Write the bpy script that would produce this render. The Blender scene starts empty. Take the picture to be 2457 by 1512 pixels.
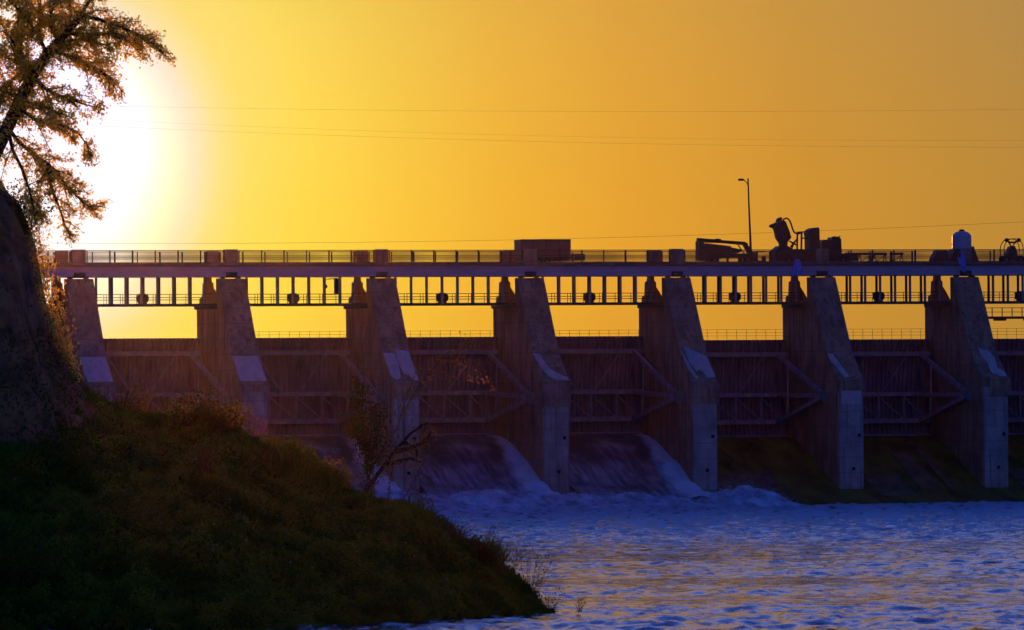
import bpy, math, random
import numpy as np
from mathutils import Vector, Matrix

random.seed(7)
RNG = np.random.default_rng(11)
sc = bpy.context.scene
col = sc.collection
R = math.radians

# ------------------------------------------------------------------ camera
F_PX, IMG_W, IMG_H = 18237.17, 2457.0, 1512.0
HORIZON, ROLL, CAM_Z = 175.167, -0.0067, 11.55
cam_d = bpy.data.cameras.new('camera')
cam = bpy.data.objects.new('camera', cam_d)
col.objects.link(cam)
cam_d.sensor_width = 36.0
cam_d.lens = 36.0 * F_PX / IMG_W
cam_d.clip_start, cam_d.clip_end = 1.0, 6000.0
pitch = math.atan(HORIZON / F_PX)
cam.matrix_world = (Matrix.Translation((0, 0, CAM_Z)) @ Matrix.Rotation(R(90) + pitch, 4, 'X')
                    @ Matrix.Rotation(ROLL, 4, 'Z'))
sc.camera = cam

# ------------------------------------------------------------------ colour management
sc.view_settings.view_transform = 'Standard'
sc.view_settings.look = 'None'
sc.view_settings.exposure = 0.0
sc.view_settings.gamma = 1.0
sc.cycles.use_denoising = True
sc.cycles.use_adaptive_sampling = False
sc.cycles.max_bounces = 6
sc.cycles.transparent_max_bounces = 6
sc.cycles.volume_bounces = 0
sc.cycles.sample_clamp_indirect = 4.0

# ------------------------------------------------------------------ sun and sky
SUN_AZ, SUN_EL = -0.0638, R(1.55)          # azimuth from +Y towards +X
SUN_STRENGTH = 3.5
sun_d = bpy.data.lights.new('sun', 'SUN')
sun_d.energy = SUN_STRENGTH
sun_d.color = (1.0, 0.27, 0.05)
sun_d.angle = R(0.6)
sun = bpy.data.objects.new('sun', sun_d)
col.objects.link(sun)
to_sun = Vector((math.sin(SUN_AZ) * math.cos(SUN_EL), math.cos(SUN_AZ) * math.cos(SUN_EL), math.sin(SUN_EL)))
sun.rotation_euler = to_sun.to_track_quat('Z', 'Y').to_euler()
sun.location = (-60, 900, 120)


def lin(r, g, b):
    f = lambda c: (c / 255) / 12.92 if c / 255 <= 0.04045 else ((c / 255 + 0.055) / 1.055) ** 2.4
    return (f(r), f(g), f(b), 1.0)


world = bpy.data.worlds.new("World")
sc.world = world
world.use_nodes = True
wn, wl = world.node_tree.nodes, world.node_tree.links
wn.clear()
w_out = wn.new('ShaderNodeOutputWorld')
sky = wn.new('ShaderNodeTexSky')
sky.sky_type = 'NISHITA'
sky.sun_disc = False
sky.sun_elevation = SUN_EL
sky.sun_rotation = SUN_AZ
sky.air_density, sky.dust_density, sky.ozone_density = 1.0, 1.0, 3.0
tint = wn.new('ShaderNodeMix'); tint.data_type = 'RGBA'; tint.blend_type = 'MULTIPLY'
tint.inputs[0].default_value = 1.0
tint.inputs[7].default_value = (0.66, 1.34, 4.5, 1)
wl.new(sky.outputs[0], tint.inputs[6])
bg_sky = wn.new('ShaderNodeBackground'); bg_sky.inputs[1].default_value = 0.10
wl.new(tint.outputs[2], bg_sky.inputs[0])
tc = wn.new('ShaderNodeTexCoord')
glow_dir = Vector((-0.0638, 1.0, 0.0296)).normalized()
dist = wn.new('ShaderNodeVectorMath'); dist.operation = 'DISTANCE'
dist.inputs[1].default_value = glow_dir
wl.new(tc.outputs['Generated'], dist.inputs[0])
rng = wn.new('ShaderNodeMapRange'); rng.inputs[2].default_value = 0.18
wl.new(dist.outputs['Value'], rng.inputs[0])
ramp = wn.new('ShaderNodeValToRGB')
wl.new(rng.outputs[0], ramp.inputs[0])
STOPS = [(0, (255, 255, 255)), (255, (255, 255, 252)), (305, (255, 254, 226)), (350, (254, 249, 196)),
         (400, (249, 228, 178)), (460, (247, 221, 128)), (530, (247, 217, 92)), (680, (246, 212, 72)),
         (900, (241, 195, 60)), (1150, (236, 176, 52)), (1450, (226, 160, 48)), (1850, (207, 146, 49)),
         (2480, (183, 135, 56)), (3280, (168, 150, 152))]
el = ramp.color_ramp.elements
while len(el) < len(STOPS):
    el.new(0.5)
for e, (px, c) in zip(el, STOPS):
    e.position = px / F_PX / 0.18
for e, (px, c) in zip(el, STOPS):
    e.color = lin(*c)
sep = wn.new('ShaderNodeSeparateXYZ')
wl.new(tc.outputs['Generated'], sep.inputs[0])
elev = wn.new('ShaderNodeMapRange'); elev.interpolation_type = 'SMOOTHSTEP'
elev.inputs[1].default_value, elev.inputs[2].default_value = 0.018, 0.062
wl.new(sep.outputs['Z'], elev.inputs[0])
high = wn.new('ShaderNodeMix'); high.data_type = 'RGBA'; high.blend_type = 'MULTIPLY'
high.inputs[7].default_value = (0.90, 1.02, 1.85, 1)
wl.new(elev.outputs[0], high.inputs[0]); wl.new(ramp.outputs[0], high.inputs[6])
bg_glow = wn.new('ShaderNodeBackground')
wl.new(high.outputs[2], bg_glow.inputs[0])
sub = wn.new('ShaderNodeVectorMath'); sub.operation = 'SUBTRACT'
sub.inputs[1].default_value = glow_dir
wl.new(tc.outputs['Generated'], sub.inputs[0])
scl = wn.new('ShaderNodeVectorMath'); scl.operation = 'MULTIPLY'
scl.inputs[1].default_value = (1, 1, 1.75)
wl.new(sub.outputs[0], scl.inputs[0])
ln = wn.new('ShaderNodeVectorMath'); ln.operation = 'LENGTH'
wl.new(scl.outputs[0], ln.inputs[0])
fac = wn.new('ShaderNodeMapRange'); fac.interpolation_type = 'SMOOTHSTEP'
fac.inputs[1].default_value, fac.inputs[2].default_value = 0.15, 0.40
wl.new(ln.outputs['Value'], fac.inputs[0])
wmix = wn.new('ShaderNodeMixShader')
wl.new(fac.outputs[0], wmix.inputs[0]); wl.new(bg_glow.outputs[0], wmix.inputs[1]); wl.new(bg_sky.outputs[0], wmix.inputs[2])
wl.new(wmix.outputs[0], w_out.inputs[0])

# ------------------------------------------------------------------ materials


def mat(name, base, rough=0.8, noise=None, bump=None, metallic=0.0, spec=0.3):
    """noise = (scale, amount, detail, (sx, sy, sz)): value variation; bump = (scale, strength)."""
    m = bpy.data.materials.new(name); m.use_nodes = True
    nt = m.node_tree; n = nt.nodes; l = nt.links
    p = n['Principled BSDF']
    p.inputs['Base Color'].default_value = (*base, 1)
    p.inputs['Roughness'].default_value = rough
    p.inputs['Metallic'].default_value = metallic
    p.inputs['Specular IOR Level'].default_value = spec
    t = n.new('ShaderNodeTexCoord')
    if noise:
        mp = n.new('ShaderNodeMapping'); mp.inputs['Scale'].default_value = noise[3] if len(noise) > 3 else (1, 1, 1)
        l.new(t.outputs['Object'], mp.inputs[0])
        nz = n.new('ShaderNodeTexNoise'); nz.inputs['Scale'].default_value = noise[0]; nz.inputs['Detail'].default_value = noise[2]
        nz.inputs['Roughness'].default_value = 0.65
        l.new(mp.outputs[0], nz.inputs[0])
        cr = n.new('ShaderNodeValToRGB')
        a = noise[1]
        cr.color_ramp.elements[0].position, cr.color_ramp.elements[1].position = 0.32, 0.68
        cr.color_ramp.elements[0].color = (*[c * (1 - a) for c in base], 1)
        cr.color_ramp.elements[1].color = (*[min(1, c * (1 + a)) for c in base], 1)
        l.new(nz.outputs[0], cr.inputs[0]); l.new(cr.outputs[0], p.inputs['Base Color'])
    if bump:
        nb = n.new('ShaderNodeTexNoise'); nb.inputs['Scale'].default_value = bump[0]; nb.inputs['Detail'].default_value = 6
        l.new(t.outputs['Object'], nb.inputs[0])
        bp = n.new('ShaderNodeBump'); bp.inputs['Strength'].default_value = bump[1]; bp.inputs['Distance'].default_value = 0.05
        l.new(nb.outputs[0], bp.inputs['Height']); l.new(bp.outputs[0], p.inputs['Normal'])
    return m


def concrete_mat(name, base, amount):
    m = mat(name, base, 0.9, None, None)
    n, l = m.node_tree.nodes, m.node_tree.links
    p = n['Principled BSDF']
    t = n.new('ShaderNodeTexCoord'); oi = n.new('ShaderNodeObjectInfo')
    off = n.new('ShaderNodeVectorMath'); off.operation = 'MULTIPLY_ADD'
    off.inputs[1].default_value = (1, 1, 1)
    cmb = n.new('ShaderNodeCombineXYZ'); mul = n.new('ShaderNodeMath'); mul.operation = 'MULTIPLY'; mul.inputs[1].default_value = 60
    l.new(oi.outputs['Random'], mul.inputs[0]); l.new(mul.outputs[0], cmb.inputs[0]); l.new(mul.outputs[0], cmb.inputs[1])
    l.new(t.outputs['Object'], off.inputs[0]); l.new(cmb.outputs[0], off.inputs[2])
    def noise(scale, sc, detail, lo, hi):
        mp = n.new('ShaderNodeMapping'); mp.inputs['Scale'].default_value = sc
        l.new(off.outputs[0], mp.inputs[0])
        z = n.new('ShaderNodeTexNoise'); z.inputs['Scale'].default_value = scale; z.inputs['Detail'].default_value = detail; z.inputs['Roughness'].default_value = 0.68
        l.new(mp.outputs[0], z.inputs[0])
        r = n.new('ShaderNodeMapRange'); r.inputs[1].default_value, r.inputs[2].default_value = lo, hi
        l.new(z.outputs[0], r.inputs[0]); return r.outputs[0]
    blot = noise(0.55, (1, 1, 0.6), 8, 0.35, 0.68)
    runs = noise(1.3, (1.6, 1.6, 0.07), 6, 0.50, 0.66)
    sp = n.new('ShaderNodeSeparateXYZ'); l.new(t.outputs['Object'], sp.inputs[0])
    jt = n.new('ShaderNodeMath'); jt.operation = 'PINGPONG'; jt.inputs[1].default_value = 0.75     # pour joints every 1.5 m
    l.new(sp.outputs['Z'], jt.inputs[0])
    jl = n.new('ShaderNodeMapRange'); jl.inputs[1].default_value, jl.inputs[2].default_value = 0.0, 0.05
    l.new(jt.outputs[0], jl.inputs[0])
    def mix(f, a, b_):
        x = n.new('ShaderNodeMix'); x.data_type = 'RGBA'
        l.new(f, x.inputs[0])
        for k, v in ((6, a), (7, b_)):
            if isinstance(v, tuple): x.inputs[k].default_value = (*v, 1)
            else: l.new(v, x.inputs[k])
        return x.outputs[2]
    a = amount
    c = mix(blot, tuple(v * (1 - a) for v in base), tuple(v * (1 + a) for v in base))
    c = mix(runs, c, tuple(v * 0.45 for v in base))
    c = mix(jl.outputs[0], tuple(v * 0.55 for v in base), c)
    l.new(c, p.inputs['Base Color'])
    bp = n.new('ShaderNodeBump'); bp.inputs['Strength'].default_value = 0.6; bp.inputs['Distance'].default_value = 0.04
    l.new(jl.outputs[0], bp.inputs['Height']); l.new(bp.outputs[0], p.inputs['Normal'])
    return m


M = {}
M['concrete'] = concrete_mat('weathered_concrete', (0.33, 0.20, 0.125), 0.4)
M['skylit_nose_concrete'] = concrete_mat('skylit_nose_concrete', (0.36, 0.30, 0.25), 0.35)  # bluer copy of the pier concrete; sky light on the noses put into its colour
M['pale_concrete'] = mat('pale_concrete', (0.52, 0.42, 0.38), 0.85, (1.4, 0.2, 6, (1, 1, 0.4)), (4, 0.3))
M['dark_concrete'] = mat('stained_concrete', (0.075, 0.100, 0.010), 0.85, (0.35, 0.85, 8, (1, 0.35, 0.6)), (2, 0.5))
M['girder'] = mat('painted_girder', (0.52, 0.36, 0.40), 0.6, (1.2, 0.18, 6, (0.3, 1, 1)))
M['kerb'] = mat('kerb_concrete', (0.16, 0.10, 0.08), 0.9, (1.5, 0.3, 5))
M['steel'] = mat('dark_steel', (0.05, 0.04, 0.04), 0.6, (2, 0.3, 4))
M['grey_steel'] = mat('grey_galvanised_steel', (0.20, 0.18, 0.18), 0.55, (2, 0.2, 4))
M['gate'] = mat('rusty_gate_paint', (0.25, 0.15, 0.17), 0.7, (1.1, 0.45, 8, (1, 1, 0.25)), (4, 0.2))
M['gate_frame'] = mat('gate_frame_paint', (0.31, 0.22, 0.24), 0.65, (1.6, 0.3, 5))
M['asphalt'] = mat('asphalt', (0.05, 0.05, 0.05), 0.95, (6, 0.2, 4))
M['black'] = mat('black_rubber', (0.015, 0.013, 0.013), 0.8)
M['machine'] = mat('dark_machine_paint', (0.045, 0.025, 0.025), 0.5, (3, 0.3, 4))
M['trailer'] = mat('trailer_skin', (0.15, 0.09, 0.075), 0.6, (0.8, 0.12, 4))
M['tank'] = mat('pale_tank_plastic', (0.38, 0.38, 0.46), 0.45, (1, 0.1, 4))
M['tarp'] = mat('blue_tarpaulin', (0.20, 0.27, 0.62), 0.6, (3, 0.25, 4))
M['rock'] = mat('bluff_earth', (0.26, 0.11, 0.04), 0.95, (0.6, 0.75, 10), (1.6, 1.0))
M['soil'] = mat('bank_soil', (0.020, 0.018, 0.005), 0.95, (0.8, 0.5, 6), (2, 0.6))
M['bark'] = mat('bark', (0.045, 0.030, 0.022), 0.95, (4, 0.4, 6, (1, 1, 0.3)), (9, 0.6))
M['twig'] = mat('dry_twig', (0.10, 0.055, 0.035), 0.9)
M['wire'] = mat('wire', (0.09, 0.06, 0.04), 0.6)


def leaf_mat(name, refl, trans, mixf=0.5, gloss=0.12):
    m = bpy.data.materials.new(name); m.use_nodes = True
    n, l = m.node_tree.nodes, m.node_tree.links
    n.clear()
    o = n.new('ShaderNodeOutputMaterial')
    t = n.new('ShaderNodeTexCoord')
    nz = n.new('ShaderNodeTexNoise'); nz.inputs['Scale'].default_value = 0.55; nz.inputs['Detail'].default_value = 8
    l.new(t.outputs['Object'], nz.inputs[0])
    def shade(c, a):
        cr = n.new('ShaderNodeValToRGB')
        cr.color_ramp.elements[0].position, cr.color_ramp.elements[1].position = 0.40, 0.60
        cr.color_ramp.elements[0].color = (c[0] * (1 - a), c[1] * (1 - a * .6), c[2] * (1 - a * .3), 1)
        cr.color_ramp.elements[1].color = (c[0] * (1 + a), c[1] * (1 + a * .7), c[2] * (1 + a), 1)
        l.new(nz.outputs[0], cr.inputs[0]); return cr.outputs[0]
    d = n.new('ShaderNodeBsdfDiffuse'); l.new(shade(refl, 0.7), d.inputs[0])
    tr = n.new('ShaderNodeBsdfTranslucent'); l.new(shade(trans, 0.35), tr.inputs[0])
    g = n.new('ShaderNodeBsdfGlossy'); g.inputs['Roughness'].default_value = 0.38
    g.inputs['Color'].default_value = (0.34, 0.30, 0.12, 1)
    m1 = n.new('ShaderNodeMixShader'); m1.inputs[0].default_value = mixf
    l.new(d.outputs[0], m1.inputs[1]); l.new(tr.outputs[0], m1.inputs[2])
    m2 = n.new('ShaderNodeMixShader'); m2.inputs[0].default_value = gloss
    l.new(m1.outputs[0], m2.inputs[1]); l.new(g.outputs[0], m2.inputs[2])
    l.new(m2.outputs[0], o.inputs[0])
    return m


M['leaf_tree'] = leaf_mat('tree_leaf', (0.05, 0.035, 0.006), (0.92, 0.93, 0.19), 0.82, 0.03)
M['leaf_vine'] = leaf_mat('vine_leaf', (0.06, 0.045, 0.010), (0.94, 0.86, 0.16), 0.80, 0.08)
M['leaf_grass'] = leaf_mat('grass_blade', (0.070, 0.155, 0.010), (0.15, 0.27, 0.014), 0.4, 0.02)
M['leaf_olive'] = leaf_mat('olive_leaf', (0.050, 0.050, 0.010), (0.22, 0.20, 0.02), 0.5, 0.05)
M['leaf_dark'] = leaf_mat('dark_leaf', (0.050, 0.085, 0.008), (0.12, 0.15, 0.012), 0.35, 0.012)
M['leaf_yellow'] = leaf_mat('yellow_leaf', (0.10, 0.085, 0.012), (0.42, 0.36, 0.03), 0.55, 0.05)
M['leaf_orange'] = leaf_mat('orange_leaf', (0.12, 0.055, 0.015), (0.62, 0.36, 0.05), 0.55, 0.06)
M['leaf_pink'] = leaf_mat('reddish_plume', (0.14, 0.075, 0.075), (0.30, 0.13, 0.08), 0.5, 0.03)
M['leaf_red'] = leaf_mat('redbrown_leaf', (0.09, 0.035, 0.025), (0.42, 0.20, 0.05), 0.5, 0.05)

# ------------------------------------------------------------------ building helpers


class MB:
    """Collects simple solids and links them as one mesh object."""
    def __init__(self):
        self.v, self.f = [], []

    def add(self, vs, fs):
        b = len(self.v)
        self.v += [tuple(p) for p in vs]
        self.f += [tuple(b + i for i in f) for f in fs]
        return self

    def box(self, x0, x1, y0, y1, z0, z1):
        return self.add([(x0, y0, z0), (x1, y0, z0), (x1, y1, z0), (x0, y1, z0), (x0, y0, z1), (x1, y0, z1), (x1, y1, z1), (x0, y1, z1)],
                        [(0, 3, 2, 1), (4, 5, 6, 7), (0, 1, 5, 4), (1, 2, 6, 5), (2, 3, 7, 6), (3, 0, 4, 7)])

    def cbox(self, x0, x1, y0, y1, z0, z1, c=0.03):
        """box with chamfered vertical and top edges"""
        c = min(c, (x1 - x0) / 3, (y1 - y0) / 3, (z1 - z0) / 3)
        ring = lambda i, z: [(x0 + i + c, y0 + i, z), (x1 - i - c, y0 + i, z), (x1 - i, y0 + i + c, z), (x1 - i, y1 - i - c, z),
                             (x1 - i - c, y1 - i, z), (x0 + i + c, y1 - i, z), (x0 + i, y1 - i - c, z), (x0 + i, y0 + i + c, z)]
        vs = ring(0, z0) + ring(0, z1 - c) + ring(c, z1)
        fs = [tuple(range(7, -1, -1)), tuple(range(16, 24))]
        for k in (0, 8):
            for i in range(8):
                j = (i + 1) % 8
                fs.append((k + i, k + j, k + 8 + j, k + 8 + i))
        return self.add(vs, fs)

    def prism(self, prof, x0, x1):
        """profile of (y, z) points extruded along x"""
        n = len(prof)
        vs = [(x0, y, z) for y, z in prof] + [(x1, y, z) for y, z in prof]
        fs = [tuple(range(n - 1, -1, -1)), tuple(range(n, 2 * n))]
        for i in range(n):
            j = (i + 1) % n
            fs.append((i, j, n + j, n + i))
        return self.add(vs, fs)

    def prism_y(self, prof, y0, y1):
        """profile of (x, z) points extruded along y"""
        n = len(prof)
        vs = [(x, y0, z) for x, z in prof] + [(x, y1, z) for x, z in prof]
        fs = [tuple(range(n)), tuple(range(2 * n - 1, n - 1, -1))]
        for i in range(n):
            j = (i + 1) % n
            fs.append((j, i, n + i, n + j))
        return self.add(vs, fs)

    def bar(self, a, b, w, h=None):
        """rectangular bar between two points"""
        h = h or w
        a, b = Vector(a), Vector(b)
        d = (b - a).normalized()
        s = d.cross(Vector((0, 0, 1)))
        s = s.normalized() if s.length > 1e-4 else Vector((1, 0, 0))
        u = s.cross(d)
        vs = []
        for p in (a, b):
            for i, j in ((-1, -1), (1, -1), (1, 1), (-1, 1)):
                vs.append(p + s * (w / 2 * i) + u * (h / 2 * j))
        return self.add(vs, [(0, 1, 2, 3), (7, 6, 5, 4), (0, 4, 5, 1), (1, 5, 6, 2), (2, 6, 7, 3), (3, 7, 4, 0)])

    def tube(self, pts, rad, n=8):
        """round tube along points; rad a number or one per point"""
        pts = [Vector(p) for p in pts]
        rad = [rad] * len(pts) if not hasattr(rad, '__len__') else rad
        vs, fs = [], []
        side = None
        for i, p in enumerate(pts):
            d = (pts[min(i + 1, len(pts) - 1)] - pts[max(i - 1, 0)]).normalized()
            s = d.cross(Vector((0.13, 1, 0.07))) if side is None else side - d * side.dot(d)
            if s.length < 1e-4:
                s = d.cross(Vector((1, 0, 0)))
            side = s.normalized(); u = d.cross(side)
            for k in range(n):
                a = 2 * math.pi * k / n
                vs.append(p + (side * math.cos(a) + u * math.sin(a)) * rad[i])
        for i in range(len(pts) - 1):
            for k in range(n):
                j = (k + 1) % n
                fs.append((i * n + k, i * n + j, (i + 1) * n + j, (i + 1) * n + k))
        fs.append(tuple(range(n - 1, -1, -1)))
        fs.append(tuple(range((len(pts) - 1) * n, len(pts) * n)))
        return self.add(vs, fs)

    def lathe(self, prof, c=(0, 0, 0), n=24, axis='z'):
        vs, fs = [], []
        for r, h in prof:
            for k in range(n):
                a = 2 * math.pi * k / n
                q = (r * math.cos(a), r * math.sin(a), h)
                if axis == 'y':
                    q = (q[0], h, q[1])
                if axis == 'x':
                    q = (h, q[0], q[1])
                vs.append((c[0] + q[0], c[1] + q[1], c[2] + q[2]))
        for i in range(len(prof) - 1):
            for k in range(n):
                j = (k + 1) % n
                fs.append((i * n + k, i * n + j, (i + 1) * n + j, (i + 1) * n + k))
        fs.append(tuple(range(n - 1, -1, -1)))
        fs.append(tuple(range((len(prof) - 1) * n, len(prof) * n)))
        return self.add(vs, fs)

    def build(self, name, m, parent=None):
        me = bpy.data.meshes.new(name)
        me.from_pydata(self.v, [], self.f)
        me.validate(); me.update()
        me.materials.append(m)
        o = bpy.data.objects.new(name, me)
        col.objects.link(o)
        if parent is not None:
            o.parent = parent
        return o


def big_mesh(name, verts, quads, m, parent=None, smooth=False):
    """numpy verts (N,3), quads (M,4) -> one mesh object"""
    me = bpy.data.meshes.new(name)
    verts = np.asarray(verts, np.float32); quads = np.asarray(quads, np.int32)
    me.vertices.add(len(verts)); me.vertices.foreach_set('co', verts.ravel())
    me.loops.add(quads.size); me.loops.foreach_set('vertex_index', quads.ravel())
    me.polygons.add(len(quads))
    me.polygons.foreach_set('loop_start', np.arange(len(quads), dtype=np.int32) * quads.shape[1])
    if smooth:
        me.polygons.foreach_set('use_smooth', np.ones(len(quads), bool))
    me.update(calc_edges=True)
    me.validate()
    me.materials.append(m)
    o = bpy.data.objects.new(name, me)
    col.objects.link(o)
    if parent is not None:
        o.parent = parent
    return o


def tag(o, label=None, cat=None, group=None, kind=None):
    if label: o['label'] = label
    if cat: o['category'] = cat
    if group: o['group'] = group
    if kind: o['kind'] = kind
    return o


def empty(name, loc, rz=0.0):
    o = bpy.data.objects.new(name, None)
    col.objects.link(o)
    o.location = loc; o.rotation_euler = (0, 0, rz)
    o.empty_display_size = 0.3
    return o


kids = {}


def copy_tree(o, parent=None):
    c = o.copy(); col.objects.link(c)
    c.parent = parent
    for ch in [x for x in o.children]:
        copy_tree(ch, c)
    return c


# dam frame: u along the dam (to the right), v upstream, z up
DX, DY, YAW, SP = -43.1964, 735.8507, 0.2967, 15.24
CY, SY = math.cos(YAW), math.sin(YAW)


def dam(u, v=0.0, z=0.0):
    return (DX + u * CY - v * SY, DY + u * SY + v * CY, z)


def dthing(name, u, v, z, label, cat, group=None):
    return tag(empty(name, dam(u, v, z), YAW), label, cat, group)


def vnoise(x, y, seed=0):
    """smooth value noise on numpy arrays, -1..1"""
    def h(i, j):
        n = (i * 374761393 + j * 668265263 + seed * 974711) & 0x7fffffff
        n = ((n ^ (n >> 13)) * 1274126177) & 0x7fffffff
        return ((n ^ (n >> 16)) & 0xffff) / 32767.5 - 1
    xi, yi = np.floor(x).astype(np.int64), np.floor(y).astype(np.int64)
    fx, fy = x - xi, y - yi
    fx, fy = fx * fx * (3 - 2 * fx), fy * fy * (3 - 2 * fy)
    a, b, c, d = h(xi, yi), h(xi + 1, yi), h(xi, yi + 1), h(xi + 1, yi + 1)
    return (a * (1 - fx) + b * fx) * (1 - fy) + (c * (1 - fx) + d * fx) * fy


def fbm(x, y, seed=0, octs=4):
    s, a = 0, 1.0
    for k in range(octs):
        s = s + a * vnoise(x * 2 ** k, y * 2 ** k, seed + k); a *= 0.5
    return s


def grid_quads(ny, nx):
    i = np.arange(ny - 1)[:, None] * nx + np.arange(nx - 1)[None, :]
    return np.stack([i, i + 1, i + nx + 1, i + nx], -1).reshape(-1, 4)


# ------------------------------------------------------------------ river


def water_mat():
    m = bpy.data.materials.new('river_water'); m.use_nodes = True
    n, l = m.node_tree.nodes, m.node_tree.links
    p = n['Principled BSDF']
    t = n.new('ShaderNodeTexCoord')
    def noise(scale, sx, sy, detail, rough, lo, hi):
        mp = n.new('ShaderNodeMapping'); mp.inputs['Scale'].default_value = (sx, sy, 1)
        l.new(t.outputs['Object'], mp.inputs[0])
        z = n.new('ShaderNodeTexNoise'); z.inputs['Scale'].default_value = scale; z.inputs['Detail'].default_value = detail
        z.inputs['Roughness'].default_value = rough
        l.new(mp.outputs[0], z.inputs[0])
        r = n.new('ShaderNodeMapRange'); r.inputs[1].default_value, r.inputs[2].default_value = lo, hi
        l.new(z.outputs[0], r.inputs[0]); return r.outputs[0]
    fz = noise(0.9, 0.75, 0.30, 8, 0.72, 0.0, 1.0)               # torn streaks of foam drifting on the current, thicker near the falls
    sp = n.new('ShaderNodeSeparateXYZ'); l.new(t.outputs['Object'], sp.inputs[0])
    near = n.new('ShaderNodeMapRange'); near.inputs[1].default_value, near.inputs[2].default_value = 520, 725
    near.inputs[3].default_value, near.inputs[4].default_value = 0.0, 0.16
    l.new(sp.outputs['Y'], near.inputs[0])
    ad = n.new('ShaderNodeMath'); ad.operation = 'ADD'
    l.new(fz, ad.inputs[0]); l.new(near.outputs[0], ad.inputs[1])
    fr = n.new('ShaderNodeMapRange'); fr.inputs[1].default_value, fr.inputs[2].default_value = 0.50, 0.66
    l.new(ad.outputs[0], fr.inputs[0]); foam = fr.outputs[0]
    cm = n.new('ShaderNodeMix'); cm.data_type = 'RGBA'
    cm.inputs[6].default_value = (0.010, 0.014, 0.030, 1); cm.inputs[7].default_value = (0.50, 0.52, 0.56, 1)
    l.new(foam, cm.inputs[0]); l.new(cm.outputs[2], p.inputs['Base Color'])
    rr = n.new('ShaderNodeMapRange'); rr.inputs[3].default_value, rr.inputs[4].default_value = 0.08, 0.5
    l.new(foam, rr.inputs[0]); l.new(rr.outputs[0], p.inputs['Roughness'])
    p.inputs['IOR'].default_value = 1.33
    wav = noise(2.2, 0.9, 0.5, 4, 0.6, 0, 1)
    bp = n.new('ShaderNodeBump'); bp.inputs['Distance'].default_value = 0.22; bp.inputs['Strength'].default_value = 0.25
    l.new(wav, bp.inputs['Height']); l.new(bp.outputs[0], p.inputs['Normal'])
    return m


M['water'] = water_mat()
xs = np.concatenate([[-480, -200, -90, -45], np.arange(-26, 64.1, 0.27), [85, 130, 250, 480]])
ys = np.concatenate([[-20, 100, 220, 300, 345], np.arange(358, 764, 0.5), [780, 900, 1080]])
gx, gy = np.meshgrid(xs, ys)
inner = ((gx > -27) & (gx < 65) & (gy > 357) & (gy < 765)).astype(float)
zone = np.clip(fbm(gx * 0.012, gy * 0.055, 3, 3) * 1.1 + 0.42, 0, 1)      # rough and calmer reaches, drawn out across the current
belt = np.exp(-((gy - 485) / 48) ** 2) * np.clip(1.1 - np.abs(gx - 8) / 40, 0.25, 1) + 0.8 * np.exp(-((gy - 404) / 9) ** 2)
zone = np.clip(zone + 0.35 - 0.75 * belt + 0.7 * np.clip((gy - 650) / 60, 0, 1), 0, 1)
crest = lambda a: np.clip(1 - np.abs(a) * 1.9, -0.4, 1)                       # sharp-crested chop
gz = inner * ((0.16 + 0.84 * zone) * (0.09 * crest(fbm(gx * 0.20, gy * 0.16, 5, 2)) + 0.13 * crest(fbm(gx * 0.48, gy * 0.30, 9, 2)))
              + (0.30 + 0.70 * zone) * (0.09 * fbm(gx * 0.80, gy * 0.50, 15, 2) + 0.05 * fbm(gx * 1.45, gy * 0.95, 13, 1))) - 0.10
river = big_mesh('river', np.stack([gx, gy, gz], -1).reshape(-1, 3), grid_quads(len(ys), len(xs)), M['water'], smooth=True)
tag(river, kind='structure')

# reservoir held back by the gates
b = MB(); b.box(-2.2 * SP, 7 * SP + 2, 9.6, 140, 0.3, 15.3)
lake = b.build('water', M['water'])
lake.location = dam(0, 0, 0); lake.rotation_euler.z = YAW
tag(lake, kind='structure')

# ------------------------------------------------------------------ spillway chute (one ogee surface behind and between the piers)
OGEE = [(9.5, 5.7), (8.4, 6.25), (7.2, 6.42), (5.6, 6.30), (4.0, 5.95), (2.0, 5.35), (0.0, 4.62), (-2.0, 3.85), (-4.0, 3.05), (-6.0, 2.28),
        (-8.0, 1.58), (-10.0, 1.0), (-12.0, 0.50), (-14.0, 0.12), (-16.5, -0.25), (-20, -0.5)]
b = MB(); b.prism(OGEE[::-1] + [(9.5, -1.0), (-20, -1.0)], -2.2 * SP, 9 * SP)
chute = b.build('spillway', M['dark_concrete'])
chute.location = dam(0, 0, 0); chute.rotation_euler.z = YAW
M['slab'] = mat('worn_chute_slab', (0.10, 0.095, 0.055), 0.9, (0.7, 0.6, 8), (2, 0.5))
for u_a, u_b, v_a, v_b in ((4 * SP + 4.6, 4 * SP + 9.2, -4.6, -10.5), (5 * SP + 3.6, 5 * SP + 7.2, -5.2, -11.2), (5 * SP + 8.6, 5 * SP + 10.6, 0.5, -8.5), (6 * SP + 4.0, 6 * SP + 8.0, -4.0, -10.0), (4 * SP + 3.2, 4 * SP + 4.0, 4.5, -9.0), (5 * SP + 11.6, 5 * SP + 12.2, 4.5, -9.5)):
    vv = np.linspace(v_a, v_b, 14); zz = np.interp(vv, [p[0] for p in sorted(OGEE)], [p[1] for p in sorted(OGEE)])
    b = MB(); b.prism([(y, z_ + 0.10) for y, z_ in zip(vv, zz)] + [(y, z_ - 0.3) for y, z_ in zip(vv[::-1], zz[::-1])], u_a, u_b)
    b.build('worn_slab', M['slab'], chute)
tag(chute, 'curved dark concrete spillway chute running beneath all the gates', 'spillway')

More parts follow.
